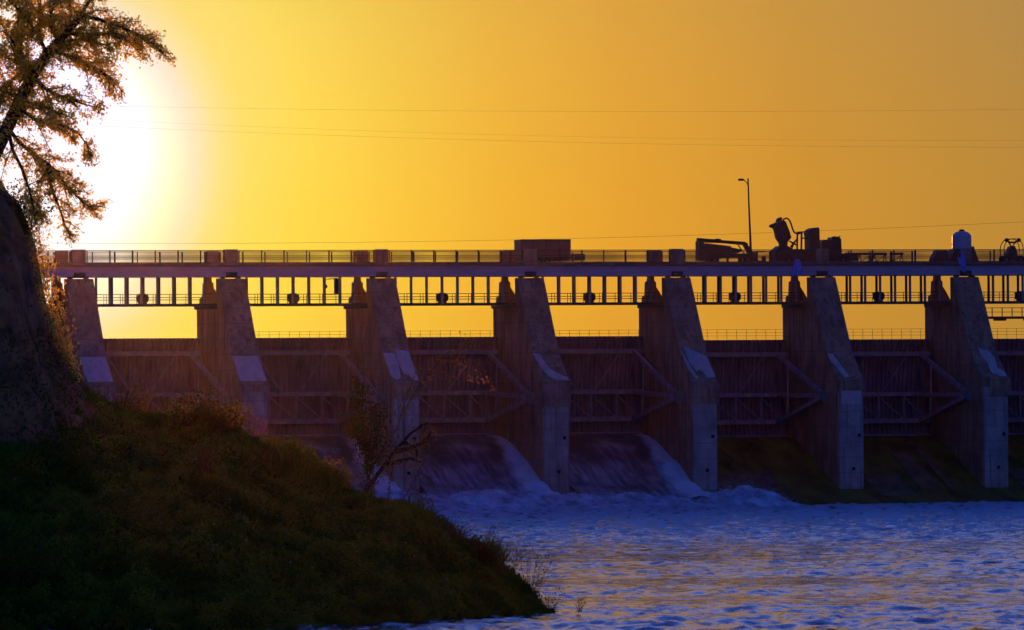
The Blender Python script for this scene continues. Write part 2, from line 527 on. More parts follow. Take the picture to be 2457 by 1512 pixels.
# ------------------------------------------------------------------ piers
PW = 2.75
PIER_LABEL = {
    -1: 'concrete spillway pier hidden behind the earth bluff, with plain smooth nose',
    0: 'concrete pier beside the bluff with a smooth pale square low on its face',
    1: 'concrete pier with one smooth pale square on its sloping face, second from the bluff',
    2: 'concrete pier with a pale patch split by a dark notch, behind the leaning dead trunk',
    3: 'concrete pier with jagged pale streak and capped nose, standing under the long trailer',
    4: 'concrete pier with broad pale patch holding a dark hole, between flowing and dry bays',
    5: 'concrete pier with thin pale stripe and a light square panel on its nose',
    6: 'concrete pier with crooked bright patch, standing under the pale tank',
    7: 'concrete pier past the red-brown machine, the last of the row outside the frame',
}
PIER_PROFILE = [(0.0, 22.40), (-5.0, 14.80), (-8.05, 12.35), (-8.05, 12.0), (-8.05, -0.6), (8.2, -0.6), (8.2, 19.45), (7.9, 19.9),
                (0.75, 20.15), (0.75, 22.40)]


def slope_pt(x, t):
    """a point on the lower, flatter front slope of a pier: x across, t 0 (top) .. 1 (bottom)"""
    return (x, -5.0 - 3.05 * t, 14.80 - 2.45 * t)


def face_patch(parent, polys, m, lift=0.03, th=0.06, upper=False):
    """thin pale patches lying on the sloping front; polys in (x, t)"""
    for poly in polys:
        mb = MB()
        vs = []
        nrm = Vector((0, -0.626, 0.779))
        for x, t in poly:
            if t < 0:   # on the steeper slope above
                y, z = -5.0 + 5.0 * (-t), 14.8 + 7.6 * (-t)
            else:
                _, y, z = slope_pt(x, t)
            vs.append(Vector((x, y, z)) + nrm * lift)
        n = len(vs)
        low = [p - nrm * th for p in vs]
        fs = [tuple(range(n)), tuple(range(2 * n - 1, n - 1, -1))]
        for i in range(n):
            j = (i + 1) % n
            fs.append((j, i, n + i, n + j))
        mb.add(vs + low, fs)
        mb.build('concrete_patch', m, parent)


proto_shaft = None
for k in range(-1, 8):
    t = dthing('concrete_pier', k * SP, 0, 0, PIER_LABEL[k], 'pier', 'spillway piers')
    if proto_shaft is None:
        s = MB()
        s.prism(PIER_PROFILE, 0, PW)
        proto_shaft = s.build('shaft', M['concrete'], t)
        s = MB(); s.prism([(-8.05, 11.35), (-8.68, 11.35), (-8.72, -0.6), (-8.05, -0.6)], 0.03, 2.5)
        proto_nose = s.build('nose', M['skylit_nose_concrete'], t)
        proto_bear = [MB().box(x0, x0 + 0.4, 0.2, 0.8, 22.40, 22.62).build('bearing', M['steel'], t) for x0 in (0.35, 1.95)]
        s = MB(); s.prism_y([(0.05, 19.8), (0.10, 20.55), (0.36, 20.75), (0.42, 22.05), (0.62, 22.18), (0.66, 22.61), (1.02, 22.61), (1.05, 22.18), (1.22, 22.05), (1.25, 21.55), (1.62, 21.0), (2.05, 20.2), (2.05, 19.8)], 6.3, 7.5)
        proto_bear.append(s.build('bridge_column', M['concrete'], t))
    else:
        for q in [proto_shaft, proto_nose] + proto_bear:
            c = q.copy(); col.objects.link(c); c.parent = t
    cap = MB()
    if k in (-1, 0, 1):
        face_patch(t, [[(0.06, 0.0), (2.69, 0.0), (2.69, 0.98), (0.06, 0.98)]], M['pale_concrete'])  # whole flatter slope coloured paler for the sky light it catches
        cap.prism([(-8.05, 12.3), (-8.75, 12.0), (-8.75, 11.35), (-8.05, 11.35)], -0.02, 2.77)
    elif k == 2:
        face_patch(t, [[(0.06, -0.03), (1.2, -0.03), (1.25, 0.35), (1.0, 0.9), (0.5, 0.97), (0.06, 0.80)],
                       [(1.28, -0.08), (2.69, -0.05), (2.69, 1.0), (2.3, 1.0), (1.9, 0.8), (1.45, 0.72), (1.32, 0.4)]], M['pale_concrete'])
        cap.prism([(-8.05, 12.3), (-8.85, 11.9), (-8.85, 10.6), (-8.05, 10.6)], 0.0, 2.6)
    elif k == 3:
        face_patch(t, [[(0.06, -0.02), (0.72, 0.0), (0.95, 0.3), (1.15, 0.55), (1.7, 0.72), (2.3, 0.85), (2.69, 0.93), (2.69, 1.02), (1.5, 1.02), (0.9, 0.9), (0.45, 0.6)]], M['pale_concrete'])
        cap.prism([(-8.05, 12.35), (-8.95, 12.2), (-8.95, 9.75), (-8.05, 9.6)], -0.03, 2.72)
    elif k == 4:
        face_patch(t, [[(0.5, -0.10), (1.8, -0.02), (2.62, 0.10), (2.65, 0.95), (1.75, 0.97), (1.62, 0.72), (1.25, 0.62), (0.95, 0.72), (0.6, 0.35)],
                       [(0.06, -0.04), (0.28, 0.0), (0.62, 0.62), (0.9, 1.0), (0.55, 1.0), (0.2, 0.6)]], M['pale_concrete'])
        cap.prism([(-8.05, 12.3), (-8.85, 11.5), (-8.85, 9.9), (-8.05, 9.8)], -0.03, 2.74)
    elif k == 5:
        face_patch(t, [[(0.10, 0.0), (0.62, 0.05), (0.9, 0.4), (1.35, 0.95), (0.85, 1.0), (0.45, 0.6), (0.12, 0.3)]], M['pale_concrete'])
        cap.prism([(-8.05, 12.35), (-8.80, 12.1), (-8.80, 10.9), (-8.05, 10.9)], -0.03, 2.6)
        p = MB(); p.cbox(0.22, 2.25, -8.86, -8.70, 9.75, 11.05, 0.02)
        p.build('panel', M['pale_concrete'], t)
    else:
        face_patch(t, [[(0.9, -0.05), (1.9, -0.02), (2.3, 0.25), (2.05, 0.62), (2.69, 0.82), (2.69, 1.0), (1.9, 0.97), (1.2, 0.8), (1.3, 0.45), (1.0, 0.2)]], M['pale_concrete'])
        cap.prism([(-8.05, 12.35), (-8.85, 12.3), (-8.85, 10.4), (-8.05, 10.3)], 0.6, 2.72)
    cap.build('nose_cap', M['concrete'], t)
    if k >= 2:
        for z, x in ((3.2, 1.3), (6.5, 1.9)):
            MB().box(x, x + 0.32, -8.76, -8.66, z, z + 0.32).build('drain_outlet', M['black'], t)

# ------------------------------------------------------------------ radial gates
TRV, TRZ, RAD = -5.2, 10.58, 13.35      # trunnion axis and skin radius
G0, G1 = PW + 0.03, SP - 0.03           # clear width of a bay
GATE_LABEL = {-1: 'radial steel spillway gate hidden behind the earth bluff',
              0: 'raised radial steel gate between the first two visible piers, glowing brown near the bushes',
              1: 'raised ribbed radial gate directly behind the dark leafy sapling and pinkish reeds',
              2: 'raised ribbed radial gate partly behind the dry orange twigs of the slender sapling',
              3: 'raised ribbed radial gate above the widest fall of white water',
              4: 'closed ribbed radial gate in the first dry bay, under the folded boom lift',
              5: 'closed ribbed radial gate in the dry bay between the panel pier and the tank pier',
              6: 'closed radial gate beyond the tank pier, cut by the edge of the photo'}


def sk(a, r=RAD):
    return (TRV + r * math.cos(a), TRZ + r * math.sin(a))


A_TOP, A_LOW = math.asin(5.62 / RAD), math.asin(-4.10 / RAD)


def make_gate(t):
    n = 22
    ang = [A_LOW + (A_TOP - A_LOW) * i / n for i in range(n + 1)]
    prof = [sk(a, RAD) for a in ang] + [sk(a, RAD + 0.06) for a in ang[::-1]]
    s = MB(); s.prism(prof, G0, G1)
    skin = s.build('skin_plate', M['gate'], t)
    s = MB()
    x = G0 + 0.25
    while x < G1 - 0.1:                     # ribs down the face
        s.prism([sk(a, RAD) for a in ang] + [sk(a, RAD - 0.30) for a in ang[::-1]], x, x + 0.12)
        x += 0.46
    s.build('stiffener', M['gate'], skin)
    for z, d, h in ((14.72, 1.0, 0.34), (7.95, 1.1, 0.36), (10.65, 1.5, 0.30)):   # main girders
        a = math.asin((z - TRZ) / RAD)
        y, _ = sk(a, RAD - 0.24)
        s = MB()
        s.box(G0 + 0.1, G1 - 0.1, y - d, y, z + h / 2, z + h / 2 + 0.05)
        s.box(G0 + 0.1, G1 - 0.1, y - d - 0.06, y - d, z - h / 2, z + h / 2 + 0.1)
        s.box(G0 + 0.1, G1 - 0.1, y - d, y, z - h / 2 - 0.05, z - h / 2)
        s.build('girder', M['gate_frame'], t)
    # lip beam along the bottom
    y, z = sk(A_LOW, RAD - 0.1)
    s = MB(); s.box(G0 + 0.05, G1 - 0.05, y - 0.5, y + 0.03, z - 0.06, z + 0.12)
    s.build('lip', M['gate_frame'], t)
    # posts and braces of the truss between the middle and lower girder
    yl = sk(math.asin((7.95 - TRZ) / RAD), RAD - 0.24)[0] - 1.0
    ym = sk(0.0, RAD - 0.24)[0] - 1.3
    for px in (4.2, 6.9, 9.6, 12.3):
        s = MB(); s.bar((px, yl, 8.15), (px, ym, 10.5), 0.22)
        s.build('post', M['gate_frame'], t)
    for xa, xb in ((6.9, 4.2), (6.9, 9.6), (9.6, 12.3), (12.3, 14.6)):
        s = MB(); s.bar((xa, ym, 10.45), (xb, yl, 8.15), 0.14)
        s.build('brace', M['gate_frame'], t)
    yu = sk(math.asin((14.72 - TRZ) / RAD), RAD - 0.24)[0] - 0.9
    for xa, xb in ((12.6, 9.9), (5.6, 8.2)):
        s = MB(); s.bar((xa, yu, 14.6), (xb, ym, 10.7), 0.13)
        s.build('brace', M['gate_frame'], t)
    for sgn in (0, 1):
        xe = (G1 - 1.15) if sgn else (G0 + 1.15)
        xt = (G1 - 0.28) if sgn else (G0 + 0.28)
        for z, y in ((14.72, yu), (10.65, ym), (7.95, yl)):
            s = MB(); s.bar((xe, y, z), (xt, TRV + 0.3, TRZ + (z - TRZ) * 0.03), 0.36, 0.42)
            s.build('arm', M['gate_frame'], t)
        s = MB()
        s.bar((xe - 0.05, yu - 3.2, TRZ + 3.0), (xe, ym - 3.2, TRZ + 0.1), 0.16)
        s.bar((xe, ym - 3.2, TRZ - 0.1), (xe - 0.05, yl - 3.2, TRZ - 1.75), 0.16)
        s.build('arm_brace', M['gate_frame'], t)
        s = MB()
        xw = (G1 - 0.62, G1 + 0.0) if sgn else (G0, G0 + 0.62)
        s.lathe([(0.30, xw[0]), (0.42, xw[0] + 0.04), (0.42, xw[1] - 0.04), (0.30, xw[1])], (0, TRV, TRZ), 16, 'x')
        s.cbox(xw[0], xw[1], TRV - 0.55, TRV - 0.2, TRZ - 0.6, TRZ + 0.5)
        s.build('trunnion', M['grey_steel'], t)


gate_proto = None
for k in range(-1, 7):
    lab = GATE_LABEL[k]
    if gate_proto is None:
        t = gate_proto = tag(empty('radial_gate', dam(k * SP, TRV, TRZ), YAW), lab, 'gate', 'radial gates of the spillway')
        make_gate(t)
        for ch in t.children:
            ch.location = (0, -TRV, -TRZ)
    else:
        t = copy_tree(gate_proto)
        t.location = dam(k * SP, TRV, TRZ)
        t['label'] = lab
    t.rotation_euler = (0.036 if k <= 3 else 0.0, 0, YAW)   # raised gates swing up about the trunnion

# ------------------------------------------------------------------ road bridge on the piers
br = dthing('road_bridge', 0, 0, 22.6, 'long concrete and steel road bridge running along the top of the dam', 'bridge')
U0, U1 = -2.3 * SP, 9.2 * SP


def bpart(mb, name, m):
    o = mb.build(name, m, br); o.location = (0, 0, -22.6); return o


s = MB(); s.box(U0, U1, -0.02, 0.30, 22.72, 23.56); s.box(U0, U1, -0.12, 0.40, 22.60, 22.715); bpart(s, 'girder', M['girder'])
s = MB(); s.box(U0, U1, 6.35, 6.70, 22.60, 23.56); bpart(s, 'girder', M['girder'])
s = MB(); s.box(U0, U1, 3.2, 3.5, 22.62, 23.56); bpart(s, 'girder', M['girder'])
s = MB(); s.box(U0, U1, -0.35, 7.1, 23.565, 23.75); bpart(s, 'deck_slab', M['asphalt'])
s = MB(); s.box(U0, U1, -0.42, 0.05, 23.60, 23.985); bpart(s, 'kerb', M['kerb'])
s = MB(); s.box(U0, U1, 6.72, 7.18, 23.60, 23.985); bpart(s, 'kerb', M['kerb'])
for k in range(-1, 8):
    s = MB(); s.cbox(k * SP + 0.62, k * SP + 1.93, -0.50, 0.35, 23.70, 25.24, 0.04); bpart(s, 'pedestal', M['concrete'])
    s = MB(); s.cbox(k * SP + 0.66, k * SP + 1.93, 6.62, 7.45, 23.70, 25.22, 0.04); bpart(s, 'pedestal', M['concrete'])
    s = MB(); s.box(k * SP + 0.75, k * SP + 1.9, -0.30, -0.13, 22.52, 23.02); s.box(k * SP + 0.6, k * SP + 2.05, -0.34, -0.1, 22.46, 22.56)
    bpart(s, 'shaded_recess_box', M['steel'])  # dark box painted in for the shaded girder recess over each bearing

# ------------------------------------------------------------------ guard railings
RAIL_AT = {-1: 'in front of the leafy bluff', 0: 'over the bay nearest the bluff', 1: 'over the bay behind the pink reeds', 2: 'beside the trailer over the twiggy bay',
           3: 'between the trailer and the boom lift', 4: 'by the boom lift and street lamp', 5: 'between the drilling rig and the tank', 6: 'past the tank by the small tractor'}


def make_railing(t, x0, x1):
    n = 6
    for i in range(n + 1):
        x = x0 + (x1 - x0) * i / n
        s = MB(); s.box(x - 0.06, x + 0.06, -0.06, 0.06, -0.03, 1.17)
        s.build('post', M['steel'], t)
    s = MB()
    for z, h in ((1.15, 0.07), (0.62, 0.06), (0.40, 0.04)):
        s.box(x0, x1, -0.03, 0.03, z - h / 2, z + h / 2)
    s.build('rail', M['steel'], t)
    s = MB()
    x = x0 + 0.15
    while x < x1:
        s.box(x - 0.012, x + 0.012, -0.012, 0.012, 0.0, 1.12); x += 0.105
    for i in range(7):
        z = 0.22 + 0.13 * i
        s.box(x0, x1, -0.006, 0.006, z - 0.006, z + 0.006)
    s.build('mesh_infill', M['wire'], t)


rp = None
for side, v in (('downstream', -0.18), ('upstream', 6.95)):
    for k in range(-1, 7):
        lab = f'steel guard railing on the {side} bridge edge, {RAIL_AT[k]}'
        if rp is None:
            rp = t = dthing('guard_railing', k * SP, v, 23.985, lab, 'railing', 'bridge railings')
            make_railing(t, 2.1, SP + 0.5)
        else:
            t = copy_tree(rp); t.location = dam(k * SP, v, 23.985); t['label'] = lab

# ------------------------------------------------------------------ service catwalks hung below the bridge
CAT_AT = {-1: 'behind the orange vine leaves', 0: 'against the white sky by the bluff', 1: 'with the dark control cabinet', 2: 'above the sparse high orange leaves',
          3: 'above the widest white water', 4: 'under the boom lift', 5: 'between the blue tarpaulin and the tank', 6: 'past the tank pier at the frame edge'}


def make_catwalk(t):
    z0 = -3.0   # local: base of walkway (world 19.75)
    s = MB()
    s.box(PW, SP, 0.45, 0.75, 0.0, 0.22); s.box(PW, SP, 5.95, 6.25, 0.0, 0.22)
    s.build('beam', M['steel'], t)
    s = MB(); s.box(PW, SP, 2.6, 3.7, 0.14, 0.20)
    for i in range(9):
        x = PW + 0.6 + i * 1.4
        s.box(x, x + 0.12, 0.76, 5.94, 0.02, 0.12)
    s.build('walkway', M['steel'], t)
    for row, y in ((0, 0.6), (1, 6.1)):
        for i in range(7):
            x = 4.53 + 1.59 * i
            if x > SP - 0.1: continue
            s = MB(); s.box(x - 0.11, x + 0.11, y - 0.08, y + 0.08, 0.22, 2.85)
            s.build('hanger', M['grey_steel'] if row == 0 else M['steel'], t)
    s = MB()
    for y in (2.65, 3.65):
        for z in (0.62, 0.86, 1.16):
            s.box(PW, SP, y - 0.02, y + 0.02, z - 0.025, z + 0.025)
        for i in range(8):
            x = PW + 0.3 + i * 1.65
            s.box(x - 0.025, x + 0.025, y - 0.025, y + 0.025, 0.2, 1.16)
    s.build('handrail', M['steel'], t)
    for x0, x1 in ((PW, PW + 0.55), (SP - 0.75, SP)):
        s = MB(); s.box(x0, x1, 0.3, 6.4, -0.30, -0.003)
        s.build('bracket', M['steel'], t)
    s = MB()
    s.lathe([(0.10, -0.62), (0.34, -0.55), (0.47, -0.30), (0.47, 0.30), (0.34, 0.55), (0.10, 0.62)], (8.45, 3.15, 0.78), 16, 'x')
    s.cbox(8.1, 8.8, 2.75, 3.55, 0.21, 0.55)
    s.build('hoist_drum', M['steel'], t)


cp = None
for k in range(-1, 7):
    lab = 'hanging steel catwalk with round hoist drum, ' + CAT_AT[k]
    if cp is None:
        cp = t = dthing('service_catwalk', k * SP, 0, 19.75, lab, 'catwalk', 'catwalks hung under the bridge')
        make_catwalk(t)
    else:
        t = copy_tree(cp); t.location = dam(k * SP, 0, 19.75); t['label'] = lab

t = dthing('control_cabinet', 27.55, 1.2, 20.83, 'dark steel control cabinet hanging beside the catwalk of the second bay', 'cabinet')
s = MB(); s.cbox(-0.17, 0.30, -0.3, 0.3, 0.0, 1.55); s.build('cabinet_box', M['steel'], t)
s = MB(); s.box(-1.15, -0.17, -0.05, 0.05, -0.02, 0.06); s.bar((-1.0, 0, 1.5), (0.1, 0, 1.58), 0.09); s.build('bracket', M['steel'], t)
s = MB(); s.lathe([(0.05, -0.2), (0.16, -0.12), (0.2, 0), (0.16, 0.12), (0.05, 0.2)], (-1.1, 0, 0.80), 12, 'z'); s.bar((-1.1, 0, 1.0), (-1.1, 0, 1.55), 0.05); s.build('lamp', M['steel'], t)

# ------------------------------------------------------------------ thin fence upstream, seen through the openings
t = dthing('wire_fence', 0, 18, 16.4, 'thin wire fence far behind the gates, seen through the openings', 'fence')
s = MB()
for z in (0.94, 0.62, 0.3):
    s.box(20, 9 * SP, -0.012, 0.012, z, z + 0.025)
s.build('wire', M['wire'], t)
s = MB()
for i in range(110):
    x = 20 + i * 1.05
    s.box(x - 0.015, x + 0.015, -0.015, 0.015, -2.0, 0.95)
s.build('picket', M['wire'], t)

t = dthing('floating_walkway', 102.3, 22, 18.2, 'dark floating walkway with posts far behind the gate at the frame edge', 'walkway')
s = MB(); s.box(0, 22, -0.8, 0.8, 0.17, 0.42)
s.build('deck', M['steel'], t)
for x in (1.9, 5.2, 9.0, 13.0):
    MB().cbox(x, x + 1.1, -0.5, 0.5, -0.02, 0.17).build('float', M['steel'], t)
for i in range(12):
    MB().box(0.2 + i * 1.1, 0.28 + i * 1.1, -0.75, -0.67, 0.42, 1.35).build('post', M['wire'], t)
s = MB(); s.box(0, 22, -0.73, -0.69, 1.28, 1.34); s.box(0, 22, -0.73, -0.69, 0.85, 0.90)
s.build('rail', M['wire'], t)

# ------------------------------------------------------------------ falling water and foam


def white_water_mat(name, lo, hi, sx, sy, sz, rough=0.5, patch=0):
    m = bpy.data.materials.new(name); m.use_nodes = True
    n, l = m.node_tree.nodes, m.node_tree.links
    p = n['Principled BSDF']; p.inputs['Roughness'].default_value = rough
    t = n.new('ShaderNodeTexCoord'); mp = n.new('ShaderNodeMapping'); mp.inputs['Scale'].default_value = (sx, sy, sz)
    l.new(t.outputs['Object'], mp.inputs[0])
    z = n.new('ShaderNodeTexNoise'); z.inputs['Scale'].default_value = 1.0; z.inputs['Detail'].default_value = 8; z.inputs['Roughness'].default_value = 0.6
    l.new(mp.outputs[0], z.inputs[0])
    cr = n.new('ShaderNodeValToRGB'); cr.color_ramp.elements[0].position, cr.color_ramp.elements[1].position = 0.36, 0.66
    cr.color_ramp.elements[0].color = (*lo, 1); cr.color_ramp.elements[1].color = (*hi, 1)
    l.new(z.outputs[0], cr.inputs[0]); l.new(cr.outputs[0], p.inputs['Base Color'])
    if patch:                                                   # torn white veils over darker, glassy water
        z2 = n.new('ShaderNodeTexNoise'); z2.inputs['Scale'].default_value = patch; z2.inputs['Detail'].default_value = 5
        l.new(t.outputs['Object'], z2.inputs[0])
        r2 = n.new('ShaderNodeMapRange'); r2.inputs[1].default_value, r2.inputs[2].default_value = 0.42, 0.64
        l.new(z2.outputs[0], r2.inputs[0])
        mx = n.new('ShaderNodeMix'); mx.data_type = 'RGBA'; mx.inputs[6].default_value = (*lo, 1)
        l.new(r2.outputs[0], mx.inputs[0]); l.new(cr.outputs[0], mx.inputs[7]); l.new(mx.outputs[2], p.inputs['Base Color'])
    bp = n.new('ShaderNodeBump'); bp.inputs['Strength'].default_value = 0.5; bp.inputs['Distance'].default_value = 0.15
    l.new(z.outputs[0], bp.inputs['Height']); l.new(bp.outputs[0], p.inputs['Normal'])
    return m




def fall_mat():
    """thin dark sheet of water that tears into a dense white jet along the pier on its right"""
    m = white_water_mat('falling_white_water', (0.042, 0.060, 0.062), (0.48, 0.56, 0.58), 1.9, 0.20, 0.24, 0.4, 0.20)
    n, l = m.node_tree.nodes, m.node_tree.links
    p = n['Principled BSDF']
    t = n.new('ShaderNodeTexCoord'); sp = n.new('ShaderNodeSeparateXYZ'); l.new(t.outputs['Object'], sp.inputs[0])
    mp = n.new('ShaderNodeMapping'); mp.inputs['Scale'].default_value = (1.2, 0.35, 0.5); l.new(t.outputs['Object'], mp.inputs[0])
    nz = n.new('ShaderNodeTexNoise'); nz.inputs['Scale'].default_value = 1.0; nz.inputs['Detail'].default_value = 7; nz.inputs['Roughness'].default_value = 0.65
    l.new(mp.outputs[0], nz.inputs[0])
    a = n.new('ShaderNodeMath'); a.operation = 'MULTIPLY_ADD'; a.inputs[1].default_value = -0.30; l.new(sp.outputs['Z'], a.inputs[0]); l.new(sp.outputs['X'], a.inputs[2])
    b_ = n.new('ShaderNodeMath'); b_.operation = 'MULTIPLY_ADD'; b_.inputs[1].default_value = 2.2; l.new(nz.outputs[0], b_.inputs[0]); l.new(a.outputs[0], b_.inputs[2])
    r = n.new('ShaderNodeMapRange'); r.interpolation_type = 'SMOOTHSTEP'; r.inputs[1].default_value, r.inputs[2].default_value = 12.7, 13.9
    l.new(b_.outputs[0], r.inputs[0])
    cr = n.new('ShaderNodeMapRange'); cr.inputs[1].default_value, cr.inputs[2].default_value = 0.3, 0.7; cr.inputs[3].default_value, cr.inputs[4].default_value = 0.6, 0.9
    l.new(nz.outputs[0], cr.inputs[0])
    mx = n.new('ShaderNodeMix'); mx.data_type = 'RGBA'
    old = p.inputs['Base Color'].links[0].from_socket
    l.new(r.outputs[0], mx.inputs[0]); l.new(old, mx.inputs[6]); l.new(cr.outputs[0], mx.inputs[7])
    l.new(mx.outputs[2], p.inputs['Base Color'])
    return m


M['fall'] = fall_mat()
M['foam'] = white_water_mat('river_foam', (0.20, 0.22, 0.26), (0.75, 0.78, 0.82), 0.9, 0.35, 1.4, 0.7)


def ogee_z(v):
    ps = sorted(OGEE)
    return float(np.interp(v, [p[0] for p in ps], [p[1] for p in ps]))


for k in range(-1, 4):
    nu, nv = 60, 70
    us = np.linspace(PW + 0.02, SP - 0.02, nu); vs = np.linspace(7.2, -15.5, nv)
    gu, gv = np.meshgrid(us, vs)
    base = np.interp(gv, [p[0] for p in sorted(OGEE)], [p[1] for p in sorted(OGEE)])
    depth = 0.42 + 0.25 * np.clip((4 - gv) / 14, 0, 1)
    edge = (0.9 + 0.4 * fbm(gv * 0.5, gv * 0 + k, 5, 3)) * np.exp(-((gu - (SP - 0.6)) / (0.5 + 0.05 * (7 - gv))) ** 2)
    roughn = (0.12 + 0.16 * edge) * fbm(gu * 0.9 + k * 31, gv * 0.35, 21 + k, 4) * np.clip((5 - gv) / 12, 0.05, 1)
    gzz = base + depth + 0.40 * edge * np.clip((6.5 - gv) / 5, 0, 1) + roughn
    o = big_mesh('falling_water', np.stack([gu, gv, gzz], -1).reshape(-1, 3), grid_quads(nv, nu), M['fall'], smooth=True)
    o.location = dam(k * SP, 0, 0); o.rotation_euler.z = YAW
    tag(o, kind='structure')

# foam boiling at the foot of the falls: a heaped, torn surface over the river
us = np.arange(-1.6 * SP, 9 * SP, 0.35); vs = np.arange(-70, -8.75, 0.42)
gu, gv = np.meshgrid(us, vs)
flow = 1 / (1 + np.exp((gu - 4.42 * SP) / 1.0))                    # only below the open gates
heap = flow * np.exp(-((gv + 13.5) / 6.5) ** 2) * (1.0 + 0.9 * fbm(gu * 0.13, gv * 0.15, 61, 3))
heap += flow * 0.8 * np.exp(-((gu - 4.14 * SP) / 2.8) ** 2 - ((gv + 16) / 6) ** 2)
heap += flow * 0.55 * np.exp(-((gu - 4.0 * SP + 12) / 5) ** 2 - ((gv + 14) / 5) ** 2)
torn = (0.30 * fbm(gu * 0.55, gv * 0.40, 71, 4) + 0.34 * (0.45 - np.abs(fbm(gu * 0.8, gv * 0.45, 79, 3)))) * (flow * np.exp(-((gv + 14) / 22) ** 2) + 0.02)
z = heap * 0.95 + torn + 0.30 * flow * np.exp(-((gv + 10) / 22) ** 2) - 0.16
thin = fbm(gu * 0.12, gv * 0.20, 81, 4)
z += np.where(gv < -20, (-0.62 * np.clip((-20 - gv) / 22, 0, 1)) + 0.42 * thin * np.clip((-20 - gv) / 8, 0, 1), 0)
foam = big_mesh('white_water', np.stack([gu, gv, z], -1).reshape(-1, 3), grid_quads(len(vs), len(us)), M['foam'], smooth=True)
foam.location = dam(0, 0, 0); foam.rotation_euler.z = YAW
tag(foam, kind='structure')
# spray thrown up where the falls strike the pool
NS = 30000
su = RNG.uniform(-1.2 * SP, 4.5 * SP, NS); sv = RNG.normal(-12.5, 3.0, NS)
nearp = np.abs(((su + SP * 0.5) % SP) - SP * 0.5)
lift = RNG.exponential(0.36, NS) * (0.5 + 1.0 * np.clip(fbm(su * 0.30, sv * 0.3, 77, 3) + 0.3, 0, 1.3) + 0.8 * np.exp(-((su - 4.14 * SP) / 2.6) ** 2))
i0 = np.clip(((su - us[0]) / 0.35).astype(int), 0, len(us) - 1); j0 = np.clip(((sv - vs[0]) / 0.42).astype(int), 0, len(vs) - 1)
sz = np.maximum(z[j0, i0], 0) + lift - 0.05
sa = RNG.normal(size=(NS, 3)); sa /= np.linalg.norm(sa, axis=1)[:, None]
sb = np.cross(sa, RNG.normal(size=(NS, 3))); sb /= np.linalg.norm(sb, axis=1)[:, None]
ss = (RNG.uniform(0.025, 0.075, NS) * np.exp(-lift * 0.6))[:, None]
SC = np.stack([su, sv, sz], -1)
spray = big_mesh('spray', np.stack([SC + sa * ss, SC + sb * ss, SC - sa * ss, SC - sb * ss], 1).reshape(-1, 3), np.arange(4 * NS).reshape(NS, 4), M['foam'])
spray.location = dam(0, 0, 0); spray.rotation_euler.z = YAW
tag(spray, 'white spray thrown up at the foot of the falls', 'spray', kind='stuff')

# ------------------------------------------------------------------ machines and vehicles on the bridge
ROAD = 23.755


def wheel(parent, x, y, r, w=0.24, z=None):
    z = r if z is None else z
    o = MB().lathe([(r * 0.55, -w / 2), (r * 0.93, -w / 2), (r, -w / 3), (r, w / 3), (r * 0.93, w / 2), (r * 0.55, w / 2)], (x, y, z), 20, 'y').build('tyre', M['black'], parent)
    MB().lathe([(r * 0.2, -w / 2 - 0.01), (r * 0.54, -w / 2 + 0.02), (r * 0.54, w / 2 - 0.02), (r * 0.2, w / 2 + 0.01)], (x, y, z), 16, 'y').build('rim', M['grey_steel'], o)
    return o


t = dthing('box_trailer', 46.85, 3.5, ROAD, 'tall plain box trailer parked on the bridge, largest vehicle up there', 'trailer')
s = MB(); s.cbox(0.0, 5.2, -1.15, 1.15, 0.62, 2.50, 0.06); body = s.build('body', M['trailer'], t)
s = MB()
for x in (0.03, 1.3, 2.6, 3.9, 5.12):
    s.box(x, x + 0.05, -1.175, -1.152, 0.64, 2.42)
s.box(0.02, 5.18, -1.19, -1.152, 2.40, 2.50); s.box(0.02, 5.18, -1.19, -1.152, 0.62, 0.74)
s.build('trim', M['machine'], body)
s = MB(); s.box(0.1, 5.1, -1.0, 1.0, 0.34, 0.615); s.bar((5.1, -0.7, 0.5), (6.9, 0, 0.5), 0.14); s.bar((5.1, 0.7, 0.5), (6.9, 0, 0.5), 0.14); s.build('chassis', M['steel'], t)
for x in (1.9, 2.75):
    for y in (-1.0, 1.0):
        wheel(t, x, y, 0.33)
s = MB(); s.cbox(5.72, 6.78, -0.8, 0.8, 0.40, 1.06, 0.05); s.box(5.62, 5.78, -0.1, 0.1, 0.3, 1.2); s.build('toolbox', M['machine'], t)

t = dthing('boom_lift', 65.3, 2.5, ROAD, 'folded boom lift with sloping arm beside the street lamp', 'boom lift')
s = MB(); s.cbox(0.9, 5.6, -1.0, 1.0, 0.62, 1.05, 0.05); s.box(0.5, 1.2, -0.8, 0.8, 0.34, 0.95); s.build('chassis', M['machine'], t)
for x in (1.5, 5.0):
    for y in (-0.95, 0.95):
        wheel(t, x, y, 0.42, 0.3)
s = MB(); s.prism_y([(0.05, 0.35), (1.5, 0.35), (3.6, 0.98), (4.3, 1.22), (4.5, 1.45), (3.0, 1.72), (1.0, 1.98), (0.1, 2.02)], -0.75, 0.75); s.build('turntable', M['machine'], t)
s = MB(); s.prism_y([(0.0, 2.08), (0.02, 2.62), (1.9, 2.48), (2.0, 2.56), (2.35, 2.52), (2.5, 2.40), (4.9, 2.24), (5.25, 2.05), (5.0, 1.90), (2.6, 2.10), (0.6, 2.16)], -0.3, 0.3); s.build('boom', M['machine'], t)
s = MB(); s.prism_y([(0.0, 0.35), (0.0, 2.3), (0.55, 2.3), (0.55, 0.35)], -0.6, 0.6); s.build('counterweight', M['machine'], t)
s = MB(); s.prism_y([(4.75, 2.2), (5.1, 2.12), (5.75, 1.25), (6.15, 0.7), (6.2, 0.25), (5.65, 0.25), (5.35, 0.95), (4.85, 1.85)], -0.25, 0.25); s.build('jib', M['machine'], t)
